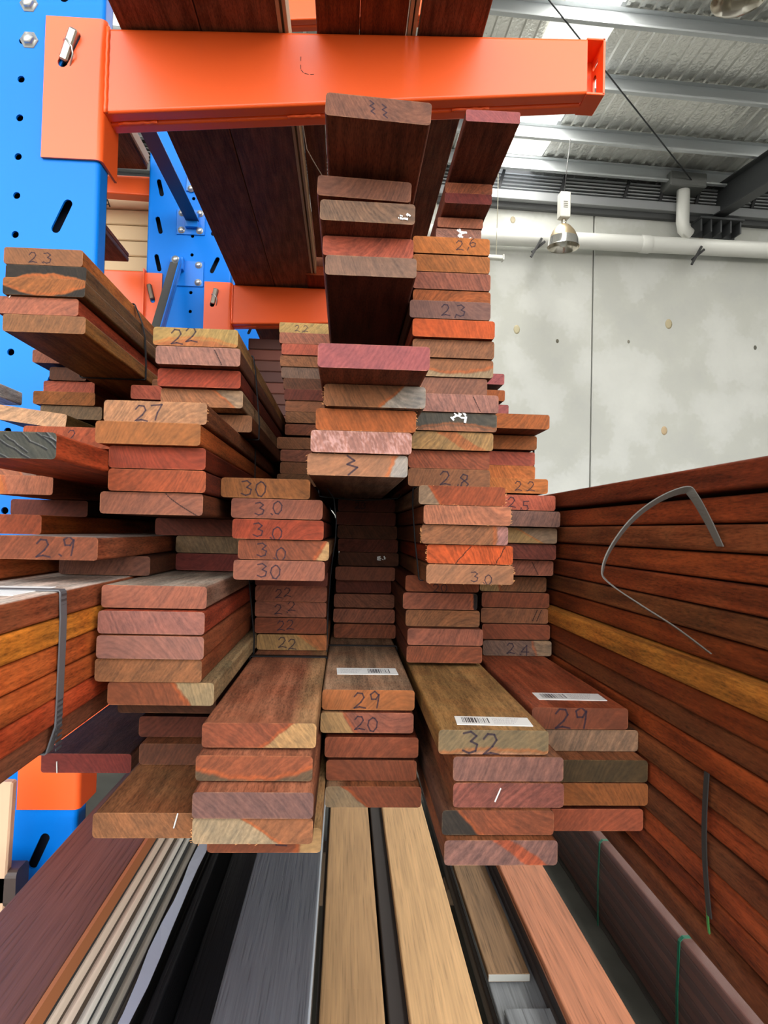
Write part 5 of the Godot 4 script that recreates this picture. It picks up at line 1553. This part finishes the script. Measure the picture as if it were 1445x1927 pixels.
	o = board(0.1242, -0.1688, 0.5759, 0.0900, 0.0195, 1.70, 0.000, "greytan", "goldtop", ["b", 1.05, 0.9, 1.02, "tanpink"], ["32", 0.4, 0.5, 0.85, 4], "label_left", "grey-tan barcode-labelled and 32-marked board, topmost of the low pile right of centre", "boards of the low pile right of centre")
	barcode_label(o, Vector3(0.0045, 0.0099, -0.026), 0.063, 0.026, -0.06, true)
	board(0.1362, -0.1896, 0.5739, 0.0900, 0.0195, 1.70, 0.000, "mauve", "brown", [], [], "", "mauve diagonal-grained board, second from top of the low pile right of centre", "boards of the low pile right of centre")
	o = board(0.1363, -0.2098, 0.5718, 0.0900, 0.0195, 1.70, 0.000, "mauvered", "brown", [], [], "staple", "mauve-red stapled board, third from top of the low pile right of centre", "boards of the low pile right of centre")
	staple(o, 0.40, 0.48, -0.4)
	board(0.1272, -0.2300, 0.5679, 0.0900, 0.0195, 1.70, 0.000, "redbr", "brown", ["l", 0.13, 0.33, 0, "soot"], [], "", "red board with charred black corner, fourth from top of the low pile right of centre", "boards of the low pile right of centre")
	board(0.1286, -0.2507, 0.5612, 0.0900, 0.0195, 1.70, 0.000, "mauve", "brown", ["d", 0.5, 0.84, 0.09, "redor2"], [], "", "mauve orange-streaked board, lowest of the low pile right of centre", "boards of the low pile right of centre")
	board(0.2249, 0.6840, 1.1396, 0.0900, 0.0195, 1.30, 0.000, "rose", "dk", [], [], "", "reddish board, topmost of the high pile against the roof", "boards of the high pile against the roof")
	board(0.2182, 0.6552, 1.3274, 0.0900, 0.0195, 1.30, 0.000, "redbr", "dk", [], [], "", "red-brown board, second from top of the high pile against the roof", "boards of the high pile against the roof")
	board(0.2173, 0.6350, 1.3262, 0.0900, 0.0195, 1.30, 0.000, "maroon", "dk", [], [], "", "maroon board, third from top of the high pile against the roof", "boards of the high pile against the roof")
	board(0.2111, 0.6114, 1.3801, 0.0900, 0.0195, 1.30, 0.000, "pinkbr", "dk", [], [], "", "tie-marked pinkish board, fourth from top of the high pile against the roof", "boards of the high pile against the roof")
	o = board(0.2088, 0.5912, 1.3840, 0.0900, 0.0195, 1.30, 0.000, "rosegrey", "dk", [], [], "tape2", "white-tape-flecked board, lowest of the high pile against the roof", "boards of the high pile against the roof")
	tape(o, 0.62, 0.55, 0.016, 9)
	board(0.2352, 0.2799, 1.2687, 0.0900, 0.0195, 1.70, 0.000, "rose", "", [], [], "", "small rosy board, topmost of the pile beside the big pack", "boards of the pile beside the big pack")
	board(0.2329, 0.2466, 1.2510, 0.0900, 0.0195, 1.70, 0.000, "orange", "", [], [], "", "small orange board, second from top of the pile beside the big pack", "boards of the pile beside the big pack")
	board(0.2387, 0.2197, 1.2452, 0.0900, 0.0195, 1.70, 0.000, "rose", "", [], [], "", "small half-hidden red board, third from top of the pile beside the big pack", "boards of the pile beside the big pack")
	board(0.2233, 0.1506, 0.9339, 0.0900, 0.0195, 1.70, 0.000, "orange", "dk", [], [], "", "long-overhanging orange board, fourth from top of the pile beside the big pack", "boards of the pile beside the big pack")
	board(0.2214, 0.1293, 0.9888, 0.0900, 0.0195, 1.70, 0.000, "orbrown", "", [], [], "", "golden brown inset board, fifth from top of the pile beside the big pack", "boards of the pile beside the big pack")
	board(0.2225, 0.1079, 1.0017, 0.0900, 0.0195, 1.70, 0.000, "redpink", "", [], [], "", "pinkish red board, sixth from top of the pile beside the big pack", "boards of the pile beside the big pack")
	board(0.2220, 0.0877, 0.9975, 0.0900, 0.0195, 1.70, 0.000, "tanor", "", [], [], "", "tan arched-ring board, seventh from top of the pile beside the big pack", "boards of the pile beside the big pack")
	board(0.2242, 0.0649, 0.9391, 0.0900, 0.0195, 1.70, 0.000, "tanor", "", [], ["2.2", 0.66, 0.5, 0.62, 0], "", "bright tan 2.2-marked board, eighth from top of the pile beside the big pack", "boards of the pile beside the big pack")
	board(0.2247, 0.0412, 0.9056, 0.0900, 0.0195, 1.70, 0.000, "redpink", "", [], ["2,5", 0.48, 0.5, 0.65, 6], "", "pink-red 2,5-marked board, ninth from top of the pile beside the big pack", "boards of the pile beside the big pack")
	board(0.2249, 0.0200, 0.8847, 0.0900, 0.0195, 1.70, 0.000, "mauve", "", [], [], "", "mauve-brown board, tenth from top of the pile beside the big pack", "boards of the pile beside the big pack")
	board(0.2251, -0.0011, 0.8977, 0.0900, 0.0195, 1.70, 0.000, "tan", "", ["r", 0.42, 0.82, 0, "greytan"], [], "", "tan board with grey half, eleventh from top of the pile beside the big pack", "boards of the pile beside the big pack")
	board(0.2256, -0.0219, 0.9025, 0.0900, 0.0195, 1.70, 0.000, "dkred", "", [], [], "", "dark red recessed board, twelfth from top of the pile beside the big pack", "boards of the pile beside the big pack")
	board(0.2257, -0.0432, 0.9136, 0.0900, 0.0195, 1.70, 0.000, "rosebr", "", [], [], "crack", "cracked dark red board, thirteenth from top of the pile beside the big pack", "boards of the pile beside the big pack")
	board(0.2260, -0.0667, 0.9450, 0.0900, 0.0195, 1.70, 0.000, "brown", "", ["l", 0.2, 0.3, 0, "tan"], [], "", "brown tan-edged board, fourteenth from top of the pile beside the big pack", "boards of the pile beside the big pack")
	board(0.2265, -0.0869, 0.9321, 0.0900, 0.0195, 1.70, 0.000, "redbr", "", [], [], "", "plain red-brown board, fifteenth from top of the pile beside the big pack", "boards of the pile beside the big pack")
	board(0.2259, -0.1075, 0.9329, 0.0900, 0.0195, 1.70, 0.000, "brown", "", [], [], "crackr", "brown crack-marked board, sixteenth from top of the pile beside the big pack", "boards of the pile beside the big pack")
	board(0.2264, -0.1277, 0.9258, 0.0900, 0.0195, 1.70, 0.000, "redbr", "", [], [], "", "red-brown board, seventeenth from top of the pile beside the big pack", "boards of the pile beside the big pack")
	board(0.2267, -0.1479, 0.9188, 0.0900, 0.0195, 1.70, 0.000, "mgrey", "", ["r", 0.74, 0.8, 0, "greytan"], ["2.4", 0.52, 0.5, 0.68, 4], "", "grey-brown 2.4-marked board, lowest of the pile beside the big pack", "boards of the pile beside the big pack")
	o = board(0.2200, -0.1681, 0.6494, 0.0900, 0.0195, 1.70, 0.000, "redbr", "redtop", [], ["29", 0.43, 0.5, 0.9, -4], "label_right", "red-brown barcode-labelled and 29-marked board, topmost of the lowest right pile", "boards of the lowest right pile")
	barcode_label(o, Vector3(0.003, 0.0099, -0.043), 0.066, 0.028, -0.03, true)
	board(0.2308, -0.1888, 0.6523, 0.0900, 0.0195, 1.70, 0.000, "greybr", "", [], [], "", "weathered grey-brown board, second from top of the lowest right pile", "boards of the lowest right pile")
	board(0.2301, -0.2090, 0.6288, 0.0900, 0.0195, 1.70, 0.000, "dkgold", "brown", [], [], "", "blackish-brown board, third from top of the lowest right pile", "boards of the lowest right pile")
	board(0.2304, -0.2295, 0.6284, 0.0900, 0.0195, 1.70, 0.000, "orbrown2", "brown", [], [], "", "golden brown diagonal-grained board, fourth from top of the lowest right pile", "boards of the lowest right pile")
	board(0.2276, -0.2531, 0.6314, 0.0900, 0.0195, 1.70, 0.000, "redbr2", "", [], [], "", "flat brick-red board, lowest of the lowest right pile", "boards of the lowest right pile")
	board(-0.1661, 0.2038, 0.7710, 0.0900, 0.0195, 1.70, 0.000, "tan", "tanside", ["b", 0.95, 0.62, 1.05, "orbrown"], ["22", 0.38, 0.5, 0.8, -8], "", "tan 22-marked board, topmost of the 22-topped left pile", "boards of the 22-topped left pile")
	board(-0.1629, 0.1836, 0.7712, 0.0900, 0.0195, 1.70, 0.000, "rosegrey", "", [], [], "crack", "rose-grey crack-dotted board, second from top of the 22-topped left pile", "boards of the 22-topped left pile")
	board(-0.1643, 0.1628, 0.7871, 0.0900, 0.0195, 1.70, 0.000, "red", "", [], [], "", "raw-edged red board, third from top of the 22-topped left pile", "boards of the 22-topped left pile")
	board(-0.1625, 0.1426, 0.7960, 0.0900, 0.0195, 1.70, 0.000, "brown", "tanside", ["r", 0.66, 0.92, 0, "greytan"], [], "", "brown board with olive end, fourth from top of the 22-topped left pile", "boards of the 22-topped left pile")
	board(-0.1564, 0.1207, 0.8309, 0.0900, 0.0195, 1.70, 0.000, "brown", "", [], [], "", "short recessed board, lowest of the 22-topped left pile", "boards of the 22-topped left pile")
	o = board(-0.1705, 0.1005, 0.6383, 0.0900, 0.0195, 1.70, 0.000, "tanpink", "brown", [], ["27", 0.45, 0.55, 0.7, -4], "", "pale pink 27-marked board, topmost of the 27-topped left pile", "boards of the 27-topped left pile")
	splinters(o, 9, true, 12)
	board(-0.1734, 0.0803, 0.6274, 0.0900, 0.0195, 1.70, 0.000, "orbrown", "sideor", [], [], "", "orange-brown board, second from top of the 27-topped left pile", "boards of the 27-topped left pile")
	board(-0.1674, 0.0601, 0.6372, 0.0843, 0.0195, 1.70, 0.000, "red", "", [], [], "", "deep red board, third from top of the 27-topped left pile", "boards of the 27-topped left pile")
	board(-0.1671, 0.0399, 0.6377, 0.0848, 0.0195, 1.70, 0.000, "redor2", "", [], [], "", "brick red board, fourth from top of the 27-topped left pile", "boards of the 27-topped left pile")
	board(-0.1723, 0.0197, 0.6417, 0.0900, 0.0195, 1.70, 0.000, "rosebr", "", [], [], "crackd", "rosy curved-crack board, lowest of the 27-topped left pile", "boards of the 27-topped left pile")
	board(-0.1743, -0.0005, 0.8353, 0.0900, 0.0195, 1.70, 0.000, "dkred", "", [], [], "", "dark red board, topmost of the recess under the 27-topped pile", "boards of the recess under the 27-topped pile")
	board(-0.1526, -0.0207, 0.8458, 0.0900, 0.0195, 1.70, 0.000, "greytan", "", [], [], "", "grey-tan board, second from top of the recess under the 27-topped pile", "boards of the recess under the 27-topped pile")
	board(-0.1531, -0.0409, 0.8405, 0.0858, 0.0195, 1.70, 0.000, "maroon", "", [], [], "", "maroon board, lowest of the recess under the 27-topped pile", "boards of the recess under the 27-topped pile")
	board(-0.1644, -0.0618, 0.6305, 0.0900, 0.0195, 1.70, 0.000, "rosebr", "dusty", [], [], "", "dusty-topped rosy board, topmost of the dusty-topped left pile", "boards of the dusty-topped left pile")
	board(-0.1639, -0.0830, 0.6218, 0.0900, 0.0195, 1.70, 0.000, "mauverose", "redside", [], [], "", "mauve arched-grain board, second from top of the dusty-topped left pile", "boards of the dusty-topped left pile")
	board(-0.1633, -0.1036, 0.6186, 0.0900, 0.0195, 1.70, 0.000, "rosegrey", "brside", [], [], "", "rose-grey ringed board, third from top of the dusty-topped left pile", "boards of the dusty-topped left pile")
	board(-0.1652, -0.1238, 0.6222, 0.0900, 0.0195, 1.70, 0.000, "brown", "brside", [], [], "", "warm brown board, fourth from top of the dusty-topped left pile", "boards of the dusty-topped left pile")
	board(-0.1546, -0.1440, 0.6243, 0.0900, 0.0195, 1.70, 0.000, "redbr", "cream", ["r", 0.63, 0.78, 0, "cream2"], [], "", "cream-edged red-brown board, fifth from top of the dusty-topped left pile", "boards of the dusty-topped left pile")
	board(-0.1617, -0.1642, 0.6772, 0.0900, 0.0195, 1.70, 0.000, "dkbr", "", [], [], "", "shadowed board, lowest of the dusty-topped left pile", "boards of the dusty-topped left pile")
	board(-0.1525, -0.1931, 0.7012, 0.0818, 0.0195, 1.70, 0.000, "dkred", "", [], [], "", "dark red recessed board, topmost of the lowest left pile", "boards of the lowest left pile")
	board(-0.1483, -0.2133, 0.6819, 0.0777, 0.0195, 1.70, 0.000, "dkbr", "brown", [], [], "", "dark brown ledge board, second from top of the lowest left pile", "boards of the lowest left pile")
	o = board(-0.1499, -0.2335, 0.5701, 0.0806, 0.0195, 1.70, 0.000, "brown", "dustbr", [], [], "staple3", "brown stapled far-jutting board, lowest of the lowest left pile", "boards of the lowest left pile")
	staple(o, 0.76, 0.3, -0.25)
	board(-0.2557, 0.2103, 1.0793, 0.0781, 0.0195, 1.00, 0.000, "brown", "", [], [], "", "tiny distant board, topmost of the gap under the upper left pile", "boards of the gap under the upper left pile")
	board(-0.2607, 0.1873, 1.0126, 0.0900, 0.0195, 1.00, 0.000, "redpink", "", [], [], "", "small reddish board, second from top of the gap under the upper left pile", "boards of the gap under the upper left pile")
	board(-0.2599, 0.0805, 0.6758, 0.0819, 0.0195, 1.70, 0.000, "redor2", "redside", [], ["2", 0.55, 0.4, 0.5, 0], "", "red board marked 2 half hidden behind the charred black-ended board", "boards of the left edge pile")
	board(-0.2551, 0.0560, 0.5253, 0.0900, 0.0195, 1.70, 0.000, "char", "sidered", [], [], "char", "charred black-ended board sticking out at the left edge beside the 27 pile", "boards of the left edge pile")
	board(-0.2524, -0.0207, 0.6113, 0.0900, 0.0195, 1.70, 0.000, "redbr", "dustred2", [], ["2.9", 0.63, 0.5, 0.75, -4], "", "long red-brown board marked 2.9 lying at the left edge", "boards of the left edge pile")
	board(-0.2416, -0.0409, 0.7337, 0.0900, 0.0195, 1.70, 0.000, "mbrown", "", [], [], "", "short grey-brown board directly under the 2.9-marked board", "boards of the left edge pile")
	o = board(-0.2572, -0.2430, 0.7458, 0.0900, 0.0195, 1.70, 0.000, "maroon", "dktop", [], [], "staple2", "dark maroon stapled board jutting out above the low orange bracket", "stray boards at the left edge")
	staple(o, 0.18, 0.70, 0.05)
	board(-0.3593, 0.3103, 0.8423, 0.0900, 0.0195, 1.50, 0.000, "brown", "sideor2", [], ["2.3", 0.47, 0.55, 0.6, 0], "", "brown 2.3-marked board, topmost of the upper left strapped pile", "boards of the upper left strapped pile")
	board(-0.3482, 0.2841, 0.8246, 0.0900, 0.0195, 1.50, 0.000, "orbrown", "dkgold2", ["t", 0.95, 0.45, 0.85, "soot"], [], "", "dark-topped orange-hearted board, second from top of the upper left strapped pile", "boards of the upper left strapped pile")
	board(-0.3432, 0.2639, 0.8089, 0.0900, 0.0195, 1.50, 0.000, "orbrown", "dkgold2", ["b", 0.45, 1, 0.4, "soot"], [], "", "orange-hearted dark-bottomed board, third from top of the upper left strapped pile", "boards of the upper left strapped pile")
	o = board(-0.3516, 0.2437, 0.8135, 0.0900, 0.0195, 1.50, 0.000, "pinkbr", "redside", [], [], "staple4", "pink stapled board, fourth from top of the upper left strapped pile", "boards of the upper left strapped pile")
	staple(o, 0.19, -0.15, -0.6)
	board(-0.3404, 0.2217, 0.8061, 0.0900, 0.0195, 1.50, 0.000, "brown", "goldside", [], [], "", "brown underside-showing board, lowest of the upper left strapped pile", "boards of the upper left strapped pile")
	board(-0.3475, -0.0016, 0.7269, 0.0900, 0.0195, 1.70, 0.000, "redor2", "sideor", [], [], "", "glossy orange-red board at the left edge just above the 2.9-marked board", "stray boards at the left edge")
	board(-0.4353, 0.2494, 1.0845, 0.0762, 0.0195, 0.22, 0.000, "rosebr", "", [], [], "", "upper separate rosy board, topmost of the small pile before the blue post", "boards of the small pile before the blue post")
	board(-0.4243, 0.2263, 1.0940, 0.0543, 0.0195, 0.22, 0.000, "dkbr", "", [], [], "", "shadowed dark board, second from top of the small pile before the blue post", "boards of the small pile before the blue post")
	board(-0.4239, 0.2061, 1.0991, 0.0758, 0.0195, 0.22, 0.000, "redpink", "", [], [], "", "pinkish red board, third from top of the small pile before the blue post", "boards of the small pile before the blue post")
	board(-0.4215, 0.1859, 1.0757, 0.0900, 0.0195, 0.22, 0.000, "orbrown", "", [], [], "", "diagonal-grained orange board, fourth from top of the small pile before the blue post", "boards of the small pile before the blue post")
	board(-0.4122, 0.1657, 1.0800, 0.0900, 0.0195, 0.22, 0.000, "greytan", "", [], [], "", "grey-tan board, lowest of the small pile before the blue post", "boards of the small pile before the blue post")
	board(-0.4158, 0.1396, 0.9568, 0.0900, 0.0195, 0.38, -0.120, "palewood", "olive", [], [], "", "pale pink-cream tilted board at the left edge before the blue post", "stray boards at the left edge")
	board(-0.4267, 0.0590, 0.8965, 0.0900, 0.0195, 1.20, 0.000, "pinkbr", "", ["r", 0.75, 0.9, 0, "mgrey"], [], "", "small pink two-tone board, topmost of the shadowed left edge heap", "boards of the shadowed left edge heap")
	board(-0.3336, 0.0388, 0.7471, 0.0657, 0.0195, 1.20, 0.000, "pinkbr", "", ["l", 0.2, 0.3, 0, "tanor"], [], "", "pinkish orange-ended board, second from top of the shadowed left edge heap", "boards of the shadowed left edge heap")
	board(-0.3544, 0.0184, 0.8719, 0.0900, 0.0195, 1.20, 0.000, "dkred", "", [], [], "", "dark red board, lowest of the shadowed left edge heap", "boards of the shadowed left edge heap")
